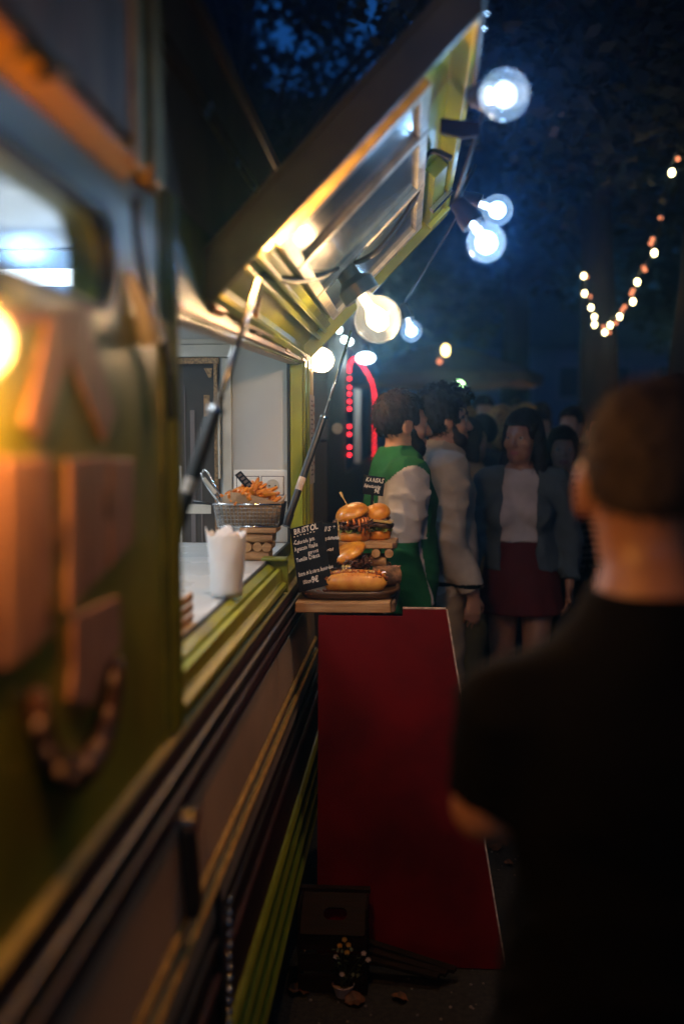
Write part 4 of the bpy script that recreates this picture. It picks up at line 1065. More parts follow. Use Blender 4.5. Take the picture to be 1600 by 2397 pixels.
# flower pot
fp = thing('flower_pot', 'slim pale pot of small pale and yellow flowers on the ground', 'flower pot', tuple(at(803, 2378, 2.815)))
fp.location.z = 0; px_, py_ = fp.location.x, fp.location.y
ph = at(800, 2306, 2.815).z
MB().lathe([(1e-7, .002), (.022, .002), (.031, ph), (.034, ph + .004), (.031, ph + .006), (.028, ph - .004), (1e-7, ph - .010)], (px_, py_, 0), 24).build('pot', M['pot'], fp, smooth=True, auto=40)
rnd = random.Random(4); stems = MB(); lv = MB(); heads = []
for (fx, fy, k) in ((786, 2238, 'petal'), (800, 2279, 'petal'), (806, 2198, 'petal_y'), (815, 2210, 'petal_y'), (795, 2212, 'petal_y'), (812, 2228, 'petal_y'), (851, 2230, 'petal'), (861, 2245, 'petal')):
    p = at(fx, fy, 2.80 + rnd.uniform(-.01, .01)); heads.append((p, k))
    stems.tube([(px_ + rnd.uniform(-.01, .01), py_, ph - .008), (px_ * .5 + p.x * .5, py_, (ph + p.z) / 2), p], .0012, 5)
for i in range(46):
    p = Vector((px_ + rnd.gauss(0, .022), py_ + rnd.gauss(0, .018), ph + rnd.uniform(.0, .11))); d = Vector((rnd.uniform(-1, 1), rnd.uniform(-1, 1), rnd.uniform(-.3, .8))).normalized() * .018; w = d.cross(Vector((0, 0, 1))).normalized() * .006
    lv.add([p, p + d * .5 + w, p + d, p + d * .5 - w], [(0, 1, 2, 3)])
stems.build('stems', M['leaf'], fp, kind='stuff'); lv.build('leaves', M['leaf'], fp, kind='stuff')
for p, k in heads:
    mb = MB()
    for i in range(5):
        a = i * 2 * math.pi / 5 + p.x * 50; d = Vector((math.cos(a), -.45, math.sin(a))) * .0085; w = Vector((-math.sin(a), 0, math.cos(a))) * .0052
        mb.add([p, p + d * .6 + w, p + d, p + d * .6 - w], [(0, 1, 2, 3)])
    mb.ball(p + Vector((0, -.003, 0)), .0028, 6, 4)
    mb.build('flower', M[k], fp)
# pallet boards lying at the foot of the red board
for k, lab in enumerate(('uppermost weathered pallet board lying at the foot of the red board', 'middle weathered pallet board lying at the foot of the red board', 'lowest weathered pallet board lying at the foot of the red board')):
    a = at(862, 2206 + 20 * k, 2.925 - .02 * k); b = at(1062 - 20 * k, 2272 + 8 * k, 2.90 - .02 * k)
    a.z = max(a.z, .03); b.z = max(b.z, .012)
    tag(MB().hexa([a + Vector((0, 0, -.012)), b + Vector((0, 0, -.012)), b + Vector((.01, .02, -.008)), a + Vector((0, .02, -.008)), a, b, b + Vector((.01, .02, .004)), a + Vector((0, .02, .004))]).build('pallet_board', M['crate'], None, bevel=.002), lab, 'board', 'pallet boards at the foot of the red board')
# fallen leaves, some cigarette ends, grit
rnd = random.Random(12)
def leaf_obj(k):
    mb = MB(); n = 7; L = .05; vs = [(0, -L * .5, 0)]
    rr = random.Random(k)
    for i in range(1, n):
        t = i / n; w = .022 * math.sin(math.pi * t) ** .7 * rr.uniform(.6, 1.25); c = .010 * math.sin(math.pi * t)
        vs += [(-w, -L * .5 + L * t, c + .004 * rr.random()), (0, -L * .5 + L * t, c * .3), (w, -L * .5 + L * t, c)]
    vs.append((0, L * .5, .003)); fs = [(0, 2, 1), (0, 3, 2)]
    for i in range(n - 2):
        b = 1 + 3 * i; fs += [(b, b+1, b+4, b+3), (b+1, b+2, b+5, b+4)]
    b = 1 + 3 * (n - 2); fs += [(b, b+1, len(vs)-1), (b+1, b+2, len(vs)-1)]
    mb.add(vs, fs); o = mb.build('fallen_leaf', M['dry_leaf'], None)
    return tag(o, 'curled brown leaf fallen on the dark asphalt', 'leaf', 'fallen leaves on the asphalt')
pl_ = [leaf_obj(k) for k in range(4)]
spots = [at(830, 2395, 2.78), at(935, 2375, 2.80), at(1180, 2275, 3.05), at(700, 2360, 2.82), at(1160, 1995, 3.9), at(1190, 2040, 3.75), at(1170, 1990, 3.95)]
spots += [Vector((rnd.uniform(-.2, 1.6), rnd.uniform(2.4, 7), 0)) for _ in range(50)]
for i, p in enumerate(spots):
    o = pl_[i] if i < 4 else pl_[i % 4].copy()
    if i >= 4: C.objects.link(o)
    o.location = (p.x, p.y, .006); o.rotation_euler = (rnd.uniform(-.3, .3), rnd.uniform(-.3, .3), rnd.uniform(0, 6.28)); k = rnd.uniform(.6, 1.5); o.scale = (k, k, k)
mb = MB()
for i in range(1400):
    y = rnd.uniform(2.3, 6.5); p = Vector((rnd.uniform(-.3, 1.4), y, .002)); mb.ball(p, rnd.uniform(.002, .006), 5, 3, (1, 1, .6))
tag(mb.build('gravel', M['stall_grey'], None), kind='stuff')
# ================================================================== PEOPLE: fields of rounded limbs turned into one continuous surface
class Field:
    def __init__(s, lo, hi, h):
        s.lo = np.array(lo, float); s.h = h
        s.n = np.ceil((np.array(hi) - s.lo) / h).astype(int) + 1
        s.ax = [s.lo[i] + h * np.arange(s.n[i]) for i in range(3)]
        s.f = np.full(s.n, .25, np.float32)
    def _blk(s, lo, hi):
        a = np.clip(np.floor((np.array(lo) - s.lo) / s.h).astype(int), 0, s.n - 1); b = np.clip(np.ceil((np.array(hi) - s.lo) / s.h).astype(int) + 1, 1, s.n)
        if (b <= a).any(): return None
        sl = tuple(slice(a[i], b[i]) for i in range(3))
        g = np.meshgrid(*[s.ax[i][sl[i]] for i in range(3)], indexing='ij')
        return sl, g
    def _join(s, sl, d, k, op):
        f = s.f[sl]
        if op == 'u':
            if k > 0:
                h = np.clip(.5 + .5 * (f - d) / k, 0, 1); f2 = f * (1 - h) + d * h - k * h * (1 - h)
            else: f2 = np.minimum(f, d)
        else:
            if k > 0:
                h = np.clip(.5 - .5 * (f + d) / k, 0, 1); f2 = f * (1 - h) - d * h + k * h * (1 - h)
            else: f2 = np.maximum(f, -d)
        s.f[sl] = f2
    def cone(s, a, b, ra, rb, k=.02, op='u', sc=(1, 1, 1)):
        a = np.array(a, float); b = np.array(b, float); m = max(ra, rb) * max(sc) + .07
        r = s._blk(np.minimum(a, b) - m, np.maximum(a, b) + m)
        if r is None: return s
        sl, (X, Y, Z) = r; sc = np.array(sc, float)
        P = [(X - a[0]) / sc[0], (Y - a[1]) / sc[1], (Z - a[2]) / sc[2]]; v = (b - a) / sc; L = max(v @ v, 1e-9)
        t = np.clip((P[0] * v[0] + P[1] * v[1] + P[2] * v[2]) / L, 0, 1)
        d = np.sqrt((P[0] - v[0]*t)**2 + (P[1] - v[1]*t)**2 + (P[2] - v[2]*t)**2) - (ra + (rb - ra) * t)
        s._join(sl, d * min(sc), k, op); return s
    def ell(s, c, r, k=.02, op='u', rot=None):
        c = np.array(c, float); r = np.array(r, float); m = max(r) + .07
        q = s._blk(c - m, c + m)
        if q is None: return s
        sl, (X, Y, Z) = q; P = np.stack([X - c[0], Y - c[1], Z - c[2]], -1)
        if rot is not None: P = P @ np.array(rot)
        k0 = np.sqrt(((P / r) ** 2).sum(-1)); k1 = np.sqrt(((P / r**2) ** 2).sum(-1)) + 1e-9
        s._join(sl, k0 * (k0 - 1) / k1, k, op); return s
    def grid(s): return np.meshgrid(*s.ax, indexing='ij')
    def noise(s, amp, freq, seed=0, dirs=6):
        rng = np.random.default_rng(seed); X, Y, Z = s.grid(); m = np.abs(s.f) < .06; x, y, z = X[m], Y[m], Z[m]
        o = np.zeros_like(x)
        for i in range(dirs):
            d = rng.normal(size=3); d /= np.linalg.norm(d); w = freq * rng.uniform(.6, 1.7)
            o += np.sin(w * (d[0]*x + d[1]*y + d[2]*z) + rng.uniform(0, 6.3) + 1.5 * np.sin(w * .43 * (d[1]*x - d[0]*y + d[2]*z)))
        s.f[m] += (amp * o / math.sqrt(dirs)).astype(np.float32); return s
    def folds(s, amp, freq, seed=0, axis=(0, 0, 1)):
        """cloth creases: ridged waves running mostly across the limb"""
        rng = np.random.default_rng(seed); X, Y, Z = s.grid(); m = np.abs(s.f) < .06; x, y, z = X[m], Y[m], Z[m]; o = np.zeros_like(x)
        for i in range(5):
            d = rng.normal(size=3) * .55 + np.array(axis) * rng.uniform(.5, 1.2); d /= np.linalg.norm(d); w = freq * rng.uniform(.55, 1.7)
            ph = w * (d[0]*x + d[1]*y + d[2]*z) + rng.uniform(0, 6.3) + 1.8 * np.sin(w * .37 * (d[1]*x - d[0]*z + y))
            o += (1 - np.abs(np.sin(ph))) ** 2.2 * (.5 + .5 * np.sin(w * .21 * (x + y * 1.3 - z) + i))
        s.f[m] -= (amp * (o - .8)).astype(np.float32); return s
    def cut(s, n, p):     # keep the side where (x-p).n < 0
        X, Y, Z = s.grid(); n = np.array(n, float); n /= np.linalg.norm(n)
        s.f = np.maximum(s.f, ((X - p[0])*n[0] + (Y - p[1])*n[1] + (Z - p[2])*n[2]).astype(np.float32)); return s
    def merge(s, o): s.f = np.minimum(s.f, o.f); return s
    def like(s):
        q = Field.__new__(Field); q.lo, q.h, q.n, q.ax = s.lo, s.h, s.n, s.ax; q.f = np.full(s.n, .25, np.float32); return q
    def mesh(s):
        """surface nets"""
        f = s.f.copy()
        for a in range(3):
            ix = [slice(None)] * 3
            for e in (0, -1): ix[a] = e; f[tuple(ix)] = np.maximum(f[tuple(ix)], .01)
        ins = f < 0; n = s.n
        c = np.zeros(tuple(n - 1), np.int8)
        for dx in (0, 1):
            for dy in (0, 1):
                for dz in (0, 1): c += ins[dx:n[0]-1+dx, dy:n[1]-1+dy, dz:n[2]-1+dz]
        act = (c > 0) & (c < 8); I = np.argwhere(act)
        idx = -np.ones(act.shape, np.int64); idx[act] = np.arange(len(I))
        acc = np.zeros((len(I), 3)); cnt = np.zeros(len(I))
        corners = [(0,0,0),(1,0,0),(0,1,0),(1,1,0),(0,0,1),(1,0,1),(0,1,1),(1,1,1)]
        for a in range(8):
            for b in range(a + 1, 8):
                d = np.array(corners[b]) - np.array(corners[a])
                if np.abs(d).sum() != 1: continue
                A = I + corners[a]; B = I + corners[b]
                fa = f[A[:,0], A[:,1], A[:,2]]; fb = f[B[:,0], B[:,1], B[:,2]]; m = (fa < 0) != (fb < 0)
                t = np.where(m, fa / np.where(m, fa - fb, 1), 0)[:, None]
                acc += np.where(m[:, None], A + t * d, 0); cnt += m
        V = s.lo + acc / cnt[:, None] * s.h
        F = []
        for ax in range(3):
            u, v = (ax + 1) % 3, (ax + 2) % 3
            sl0 = [slice(None)] * 3; sl1 = [slice(None)] * 3; sl0[ax] = slice(0, -1); sl1[ax] = slice(1, None)
            ch = ins[tuple(sl0)] != ins[tuple(sl1)]; E = np.argwhere(ch)
            ok = (E[:, u] > 0) & (E[:, v] > 0) & (E[:, u] < n[u]-1) & (E[:, v] < n[v]-1); E = E[ok]
            eu = np.eye(3, dtype=int)[u]; ev = np.eye(3, dtype=int)[v]
            q = [E - eu - ev, E - ev, E, E - eu]
            Q = np.stack([idx[p[:,0], p[:,1], p[:,2]] for p in q], 1)
            flip = ~ins[E[:,0], E[:,1], E[:,2]]; Q[flip] = Q[flip][:, ::-1]
            F.append(Q)
        return V, np.concatenate(F)
    def build(s, name, mats, parent, matfn=None):
        V, F = s.mesh()
        me = bpy.data.meshes.new(name); me.vertices.add(len(V)); me.vertices.foreach_set('co', V.astype(np.float32).ravel())
        me.loops.add(F.size); me.loops.foreach_set('vertex_index', F.astype(np.int32).ravel())
        me.polygons.add(len(F)); me.polygons.foreach_set('loop_start', np.arange(0, F.size, 4, dtype=np.int32)); me.polygons.foreach_set('loop_total', np.full(len(F), 4, np.int32))
        for m in (mats if isinstance(mats, (list, tuple)) else [mats]): me.materials.append(m)
        if matfn is not None: me.polygons.foreach_set('material_index', matfn(V[F].mean(1)).astype(np.int32))
        me.polygons.foreach_set('use_smooth', np.ones(len(F), bool)); me.update(calc_edges=True); me.validate()
        o = bpy.data.objects.new(name, me); C.objects.link(o); o.parent = parent
        return o

def fabric(name, col, rough=.85, var=.12, scale=14):
    m = mat(name, col, rough, var=var, vscale=scale, bump=.35, bscale=220, spec=.05 if max(col) < .02 else .25); return m
SK = {k: mat('skin_' + k, c, .45, var=.14, vscale=18, bump=.08, bscale=160, sss=.15) for k, c in
      dict(light=(.46, .25, .17), tan=(.33, .16, .095), pale=(.52, .30, .22)).items()}
HR = {k: mat('hair_' + k, c, .75, spec=.2, var=.5, vscale=60, bump=.9, bscale=110) for k, c in
      dict(black=(.010, .008, .007), brown=(.022, .013, .008), blond=(.42, .27, .11), buzz=(.045, .033, .024)).items()}
FB = {k: fabric('cloth_' + k, c) for k, c in dict(green=(.016, .125, .045), white=(.56, .50, .47), cream=(.50, .43, .36), beige=(.36, .27, .18), black=(.0032, .0032, .0036), denim=(.075, .105, .130),
      tee=(.50, .47, .50), oxblood=(.085, .012, .014), maroon=(.12, .028, .035), grey=(.12, .12, .13), stripe=(.11, .10, .10), khaki=(.20, .17, .10), navy=(.022, .026, .045), jeans=(.055, .070, .105)).items()}
M['eye'] = mat('eye_white', (.55, .53, .50), .15); M['iris'] = mat('iris_dark', (.02, .012, .008), .1); M['lips'] = mat('lips', (.33, .10, .085), .4)
M['shoe'] = mat('shoe', (.03, .03, .03), .5, var=.3)

BASE = dict(head=(0, .015, 1.64), neck=(0, -.012, 1.47), chest=(0, 0, 1.29), waist=(0, .005, 1.08), pelvis=(0, -.01, .945),
            shL=(-.185, -.005, 1.425), shR=(.185, -.005, 1.425), elL=(-.235, -.03, 1.15), elR=(.235, -.03, 1.15), wrL=(-.245, .03, .90), wrR=(.245, .03, .90),
            hiL=(-.085, 0, .92), hiR=(.085, 0, .92), knL=(-.095, .015, .49), knR=(.095, .015, .49), anL=(-.10, -.02, .08), anR=(.10, -.02, .08))
def hand(f, w, d, s_, curl, thumb=True):
    """palm and five separate bent fingers; d points from wrist to fingertips, s_ towards the thumb"""
    w = np.array(w, float); d = np.array(d, float); d /= np.linalg.norm(d); s_ = np.array(s_, float); s_ -= d * (s_ @ d); s_ /= np.linalg.norm(s_); nrm = np.cross(s_, d)
    for i in (-1, 0, 1): f.cone(w + d * .01 + s_ * .010 * i, w + d * .085 + s_ * .024 * i, .016, .0125, .012)
    for i, (L, b) in enumerate(((.066, .088), (.076, .092), (.070, .090), (.054, .084))):
        o = s_ * (.030 - .0205 * i); p0 = w + d * b + o; c1 = curl * .6; c2 = curl * 1.5
        p1 = p0 + (d * math.cos(c1) + nrm * math.sin(c1)) * L * .5; p2 = p1 + (d * math.cos(c2) + nrm * math.sin(c2)) * L * .5
        f.cone(w + d * .07 + o * .9, p0, .011, .0098, .006); f.cone(p0, p1, .0095, .0088, .003); f.cone(p1, p2, .0088, .0072, .003)
    t0 = w + d * .028 + s_ * .022; t1 = t0 + d * .030 + s_ * .026 + nrm * .010; t2 = t1 + d * .030 + s_ * .006 + nrm * .012
    f.cone(t0, t1, .0125, .0108, .008); f.cone(t1, t2, .0102, .0085, .003)
def head_rot(H, yaw, pitch):
    q = Matrix.Rotation(yaw, 3, 'Z') @ Matrix.Rotation(pitch, 3, 'X')
    return (lambda p: np.array(H) + np.array(q @ Vector(p))), np.array(q)
def hair_strands(ho, hr, kind, m, n, H, q):
    rnd = random.Random(n); vs = ho.data.vertices; N = len(vs); mb = MB(); c = Vector(hr((0, -.01, .02)))
    for _ in range(n):
        v = vs[rnd.randrange(N)]; p = v.co.copy(); nr = (p - c).normalized(); lc = (np.array(p) - H) @ q
        if lc[1] > .02 and (lc[2] < .085 or kind in ('long', 'bob')): continue
        up = Vector(hr((0, -.045, .12)))
        flow = (p - up); flow -= nr * flow.dot(nr)
        if flow.length < 1e-4: continue
        flow.normalize(); L = {'short': .017, 'curly': .022, 'long': .11, 'bob': .06, 'buzz': .0035}[kind] * rnd.uniform(.6, 1.3)
        side = nr.cross(flow); a = rnd.uniform(-1, 1)
        if kind in ('long', 'bob'): flow = (flow * .35 + Vector((0, 0, -1))).normalized()
        if kind == 'buzz': pts = [p - nr * .001, p + nr * L * .6, p + (nr + flow * .6) * L]
        elif kind == 'curly':
            pts = [p + (flow * math.cos(k * 1.5 + a * 3) + side * math.sin(k * 1.5 + a * 3)) * L * .38 + nr * (.003 + .004 * k) for k in range(5)]
        else:
            pts = [p + nr * .001, p + flow * L * .5 + nr * (.004 if kind == 'short' else .003) + side * a * L * .12, p + flow * L + nr * .0035 + side * a * L * .25]
        mb.tube(pts, [.0012 if kind == 'buzz' else .0022] + [.0019] * (len(pts) - 2) + [.0006], 4, False)
    mb.build('hair_strands', m, ho, smooth=True, kind='stuff')
def person(label, loc, rotz, scale=1.0, pose=None, skin='light', hair=('brown', 'short'), top=None, legs=None, res=.0105, face=(0, 0), girth=1.0, beard=None, female=False,
           hands=((0, 0, -1), (0, 0, -1)), curl=.5, group=None, strands=0, shoes=True, extra=None, hand_side=None):
    J = dict(BASE)
    if female: J.update(shL=(-.165, -.005, 1.42), shR=(.165, -.005, 1.42), elL=(-.205, -.03, 1.15), elR=(.205, -.03, 1.15), wrL=(-.215, .03, .91), wrR=(.215, .03, .91))
    J.update(pose or {}); J = {k: np.array(v, float) for k, v in J.items()}
    t = thing('person', label, 'person', (0, 0, 0), group)
    P = np.stack(list(J.values())); lo = P.min(0) - .20; hi = P.max(0) + .20; lo[2] = -.01; hi[2] = J['head'][2] + .17
    if extra and 'room' in extra: lo -= extra['room']; hi += extra['room']; lo[2] = -.01
    f = Field(lo, hi, res)
    hr, q = head_rot(J['head'], R(face[0]), R(face[1]))
    # head and face
    f.ell(hr((0, -.012, .022)), (.076, .096, .094), .02, rot=q); f.ell(hr((0, .022, -.035)), (.062, .070, .086), .03, rot=q)
    f.cone(hr((-.028, .048, -.088)), hr((.028, .048, -.088)), .026, .026, .03); f.ell(hr((0, .070, -.100)), (.022, .020, .020), .02)
    f.cone(hr((-.036, .078, .020)), hr((.036, .078, .020)), .012, .012, .014)
    for s in (-1, 1):
        f.ell(hr((s * .034, .100, .001)), (.017, .016, .013), .012, 's'); f.ell(hr((s * .033, .076, .001)), (.0135, .0135, .0135), .002)
        f.ell(hr((s * .048, .058, -.030)), (.022, .022, .020), .02); f.ell(hr((s * .079, -.006, -.015)), (.010, .022, .034), .008, rot=q); f.ell(hr((s * .088, .004, -.012)), (.006, .010, .018), .006, 's')
    f.cone(hr((0, .094, .004)), hr((0, .113, -.034)), .0075, .0125, .010); f.cone(hr((-.012, .100, -.038)), hr((.012, .100, -.038)), .009, .009, .008)
    f.cone(hr((-.018, .090, -.066)), hr((.018, .090, -.066)), .0075, .0075, .008); f.cone(hr((-.015, .088, -.078)), hr((.015, .088, -.078)), .008, .008, .008)
    f.cone(J['neck'] + [0, -.01, -.03], hr((0, -.012, -.060)), .062 * (.88 if female else 1), .053 * (.88 if female else 1), .03)
    # trunk
    g = girth; hw = .85 if female else 1
    def trunk(ff, o=0.0, k=.05):
        ff.ell(J['chest'], (.168 * g * hw + o, .112 * g + o, .19 + o), k); ff.cone(J['shL'] * [.75, 1, 1] + J['chest'] * [.25, 0, 0] - [0, 0, .005], J['shR'] * [.75, 1, 1] - [0, 0, .005], .058 + o, .058 + o, k)
        ff.cone(J['shL'] * [.5, 1, 1], J['neck'], .045 + o, .058 + o, k); ff.cone(J['shR'] * [.5, 1, 1], J['neck'], .045 + o, .058 + o, k)
        ff.ell(J['waist'], (.138 * g * hw + o, .100 * g + o, .17 + o), k); ff.ell(J['pelvis'], (.165 * g + o, .118 * g + o, .14 + o), k)
        if female:
            for s in (-1, 1): ff.ell(J['chest'] + [s * .075, .085, -.02], (.062 + o, .058 + o, .062 + o), .03)
    def arm(ff, S, o=0.0, k=.02, lower=True, upper=True):
        a, b, c = J['sh' + S], J['el' + S], J['wr' + S]; m = .85 if female else 1.0
        if upper: ff.cone(a, b, .056 * m + o, .043 * m + o, k)
        if lower: ff.cone(b, c, .043 * m + o, .028 * m + o, k)
    def leg(ff, S, o=0.0, k=.02, low=True):
        a, b, c = J['hi' + S], J['kn' + S], J['an' + S]; ff.cone(a, b, .088 * g + o, .058 + o, k)
        if low: ff.cone(b, c, .056 + o, .038 + o, k); ff.ell(b * .62 + c * .38 + [0, -.022, 0], (.046 + o, .048 + o, .11 + o), k)
    trunk(f)
    for i, S in enumerate('LR'):
        arm(f, S); leg(f, S); s_ = hand_side[i] if hand_side else ((.25, 1, 0) if S == 'L' else (-.25, 1, 0))
        hand(f, J['wr' + S], hands[i], s_, curl if S == 'R' else -curl)
        f.cone(J['an' + S] + [0, -.03, -.03], J['an' + S] + [0, .14, -.05], .040, .034, .03, sc=(1, 1, .8))
    lipz = hr((0, .09, -.072))
    def skin_m(c):
        L = (c - J['head']) @ q; return np.where((np.abs(L[:, 0]) < .024) & (L[:, 1] > .08) & (np.abs(L[:, 2] + .072) < .011), 1, 0)
    f.build('body', [SK[skin], M['lips']], t, skin_m)
    for s in (-1, 1):
        eo = MB().ball(hr((s * .033, .0765, .001)), .0128, 10, 7).build('eye', M['eye'], t, smooth=True); MB().ball(hr((s * .033, .0850, .001)), .0064, 8, 5).build('iris', M['iris'], eo, smooth=True)
    # hair
    if hair:
        kind = hair[1]; hf = Field(lo, hi, res)
        if kind == 'buzz':
            hf.ell(hr((0, -.014, .024)), (.0790, .0990, .0965), 0, rot=q)
            L = (np.stack(hf.grid(), -1) - J['head']) @ q
            hf.f = np.maximum(hf.f, np.where((L[..., 1] > .035 - L[..., 2] * .25), .01, -1)); hf.f = np.maximum(hf.f, (-.092 - L[..., 2] + .5 * np.maximum(0, L[..., 1])).astype(np.float32))
            hf.noise(.0008, 260, 3)
        else:
            big = {'short': .014, 'curly': .030, 'long': .018, 'bob': .022}[kind]
            hf.ell(hr((0, -.020, .034)), (.078 + big * .8, .098 + big * .8, .092 + big), 0, rot=q)
            if kind == 'curly': hf.ell(hr((0, .03, .105)), (.07, .07, .045), .03); hf.ell(hr((0, .06, .085)), (.06, .045, .035), .03)
            if kind in ('long', 'bob'):
                drop = -.34 if kind == 'long' else -.13
                for s in (-1, 1):
                    hf.cone(hr((s * .074, -.01, .01)), hr((s * .088, -.015, -.11)), .030, .036, .02); hf.cone(hr((s * .088, -.015, -.11)), np.array(hr((s * .10, .03, drop))), .038, .026, .02) if kind == 'long' else None
                hf.cone(hr((0, -.07, .0)), hr((0, -.085, max(drop, -.24))), .070, .070, .03)
            L = (np.stack(hf.grid(), -1) - J['head']) @ q
            front = np.minimum(.052 - L[..., 1] * 1.0 + 0 * L[..., 0], 1)   # face opening
            face_cut = np.minimum(np.minimum(L[..., 1] - .050, .060 - L[..., 2]), .068 - np.abs(L[..., 0]))
            hf.f = np.maximum(hf.f, face_cut.astype(np.float32))
            if kind in ('short', 'curly'):
                hf.f = np.maximum(hf.f, (-.045 - L[..., 2] + np.where(L[..., 1] > -.01, .035, 0)).astype(np.float32))
                hf.f = np.maximum(hf.f, np.minimum(.02 - np.abs(L[..., 1] + .002), np.minimum(np.abs(L[..., 0]) - .05, .012 - L[..., 2])).astype(np.float32))
            hf.noise({'short': .0028, 'curly': .0085, 'long': .004, 'bob': .004}[kind], {'short': 170, 'curly': 150, 'long': 90, 'bob': 90}[kind], 5)
        ho = hf.build('hair', HR[hair[0]], t)
        if strands: hair_strands(ho, hr, kind, HR[hair[0]], strands, J['head'], q)
    if beard:
        bf = Field(lo, hi, res)
        bf.cone(hr((-.030, .052, -.090)), hr((.030, .052, -.090)), .034, .034, .02); bf.ell(hr((0, .068, -.108)), (.038, .030, .030), .02)
        for s in (-1, 1): bf.cone(hr((s * .063, .022, -.03)), hr((s * .045, .045, -.085)), .014, .026, .02)
        bf.cone(hr((-.024, .096, -.056)), hr((.024, .096, -.056)), .0075, .0075, .008)
        L = (np.stack(bf.grid(), -1) - J['head']) @ q
        bf.f = np.maximum(bf.f, np.minimum(np.minimum(L[..., 1] - .06, .020 - np.abs(L[..., 0])), np.minimum(L[..., 2] + .088, -.060 - L[..., 2])).astype(np.float32))
        bf.noise(.002, 200, 8); bf.build('beard', HR[beard], t)
    # clothes
    ctx = dict(J=J, f=f, trunk=trunk, arm=arm, leg=leg, t=t, hr=hr, q=q)
    if top: top(ctx)
    if legs: legs(ctx)
    if shoes:
        sf = f.like()
        for S in 'LR': sf.cone(J['an' + S] + [0, -.03, -.035], J['an' + S] + [0, .15, -.05], .050, .042, .02, sc=(1, 1, .85)); sf.cone(J['an' + S] + [0, -.01, .03], J['an' + S] + [0, -.02, -.03], .048, .05, .02)
        sf.build('shoes', M['shoe'], t)
    t.location = loc; t.rotation_euler = (0, 0, rotz); t.scale = (scale,) * 3
    return t
def jacket(mats, hem=.86, off=.022, wrist=.86, wr=.006, collar=.07, hood=False, matfn=None, name='jacket', sleeve=True, short=False, neck=.0, openw=0.0, amp=.005, baggy=1.0):
    def fn(c):
        J = c['J']; b = c['f'].like(); c['trunk'](b, off); b.ell(J['waist'] + [0, 0, -.02], (.150 * baggy + off, .112 * baggy + off, .20), .05)
        b.cut((0, 0, -1), (0, 0, hem))
        if collar: b.cone(J['neck'] + [0, -.008, -.03], J['neck'] + [0, -.002, collar - .01], .078, .073, .03)
        if hood: b.ell(J['neck'] + [0, -.085, .012], (.115, .060, .075), .04); b.cone(J['neck'] + [-.07, 0, .0], J['neck'] + [-.03, .075, .025], .034, .028, .03); b.cone(J['neck'] + [.07, 0, 0], J['neck'] + [.03, .075, .025], .034, .028, .03)
        X, Y, Z = b.grid()
        # neck hole
        nk = np.sqrt((X - J['neck'][0])**2 + (Y - J['neck'][1] - .02)**2) - .060
        b.f = np.maximum(b.f, np.where(Z > J['neck'][2] + neck, -nk, -1).astype(np.float32))
        b.f = np.maximum(b.f, (Z - (J['neck'][2] + max(collar, .02) + (.05 if hood else 0))).astype(np.float32))
        if openw: b.f = np.maximum(b.f, np.minimum(Y - .02, openw - np.abs(X)).astype(np.float32))
        a = c['f'].like()
        if sleeve:
            for S in 'LR':
                c['arm'](a, S, off + .002, .02, lower=not short)
                e, w = J['el' + S], J['wr' + S]; d = (w - e) / np.linalg.norm(w - e)
            b.noise(amp * .6, 30, 2); a.noise(amp * .6, 35, 4); b.folds(amp * .9, 26, 7); a.folds(amp * 1.1, 34, 8)
            for S in 'LR':
                e, w = (J['el' + S], J['wr' + S]) if not short else (J['sh' + S], J['el' + S]); d = (w - e) / np.linalg.norm(w - e); cp = w - d * (.02 if not short else .01)
                Xd = (X - cp[0])*d[0] + (Y - cp[1])*d[1] + (Z - cp[2])*d[2]; near = np.sqrt((X-cp[0])**2 + (Y-cp[1])**2 + (Z-cp[2])**2) < .24
                a.f = np.where(near, np.maximum(a.f, Xd), a.f).astype(np.float32)
            k = .03; h = np.clip(.5 + .5 * (b.f - a.f) / k, 0, 1); b.f = (b.f * (1 - h) + a.f * h - k * h * (1 - h)).astype(np.float32)
        else: b.noise(amp * .6, 40, 2); b.folds(amp, 30, 5)
        b.build(name, mats, c['t'], matfn and (lambda p: matfn(p, J)))
    return fn
def trousers(m, off=.016, name='trousers', length=.10):
    def fn(c):
        J = c['J']; b = c['f'].like(); b.ell(J['pelvis'], (.168 + off, .120 + off, .14 + off), .04)
        for S in 'LR': c['leg'](b, S, off, .03); b.cone(J['kn' + S], J['an' + S], .062 + off, .056 + off, .02)
        b.noise(.003, 35, 9); b.folds(.006, 30, 11); b.cut((0, 0, 1), (0, 0, 1.02)); b.cut((0, 0, -1), (0, 0, length)); b.build(name, m, c['t'])
    return fn
def skirt(m, hem=.58):
    def fn(c):
        J = c['J']; b = c['f'].like(); b.cone(J['waist'] + [0, 0, .09], J['pelvis'] + [0, 0, -.02], .135, .185, .04, sc=(1, .78, 1)); b.cone(J['pelvis'] + [0, 0, 0], (0, .02, hem - .05), .185, .235, .03, sc=(1, .80, 1))
        X, Y, Z = b.grid(); a = np.arctan2(Y, X); b.f += (.007 * np.sin(a * 14) * np.clip((1.0 - Z) * 2, 0, 1)).astype(np.float32)
        b.cut((0, 0, -1), (0, 0, hem)); b.cut((0, 0, 1), (0, 0, 1.17)); b.build('skirt', m, c['t'])
    return fn
def both(*fs):
    def fn(c):
        for q in fs: q(c)
    return fn

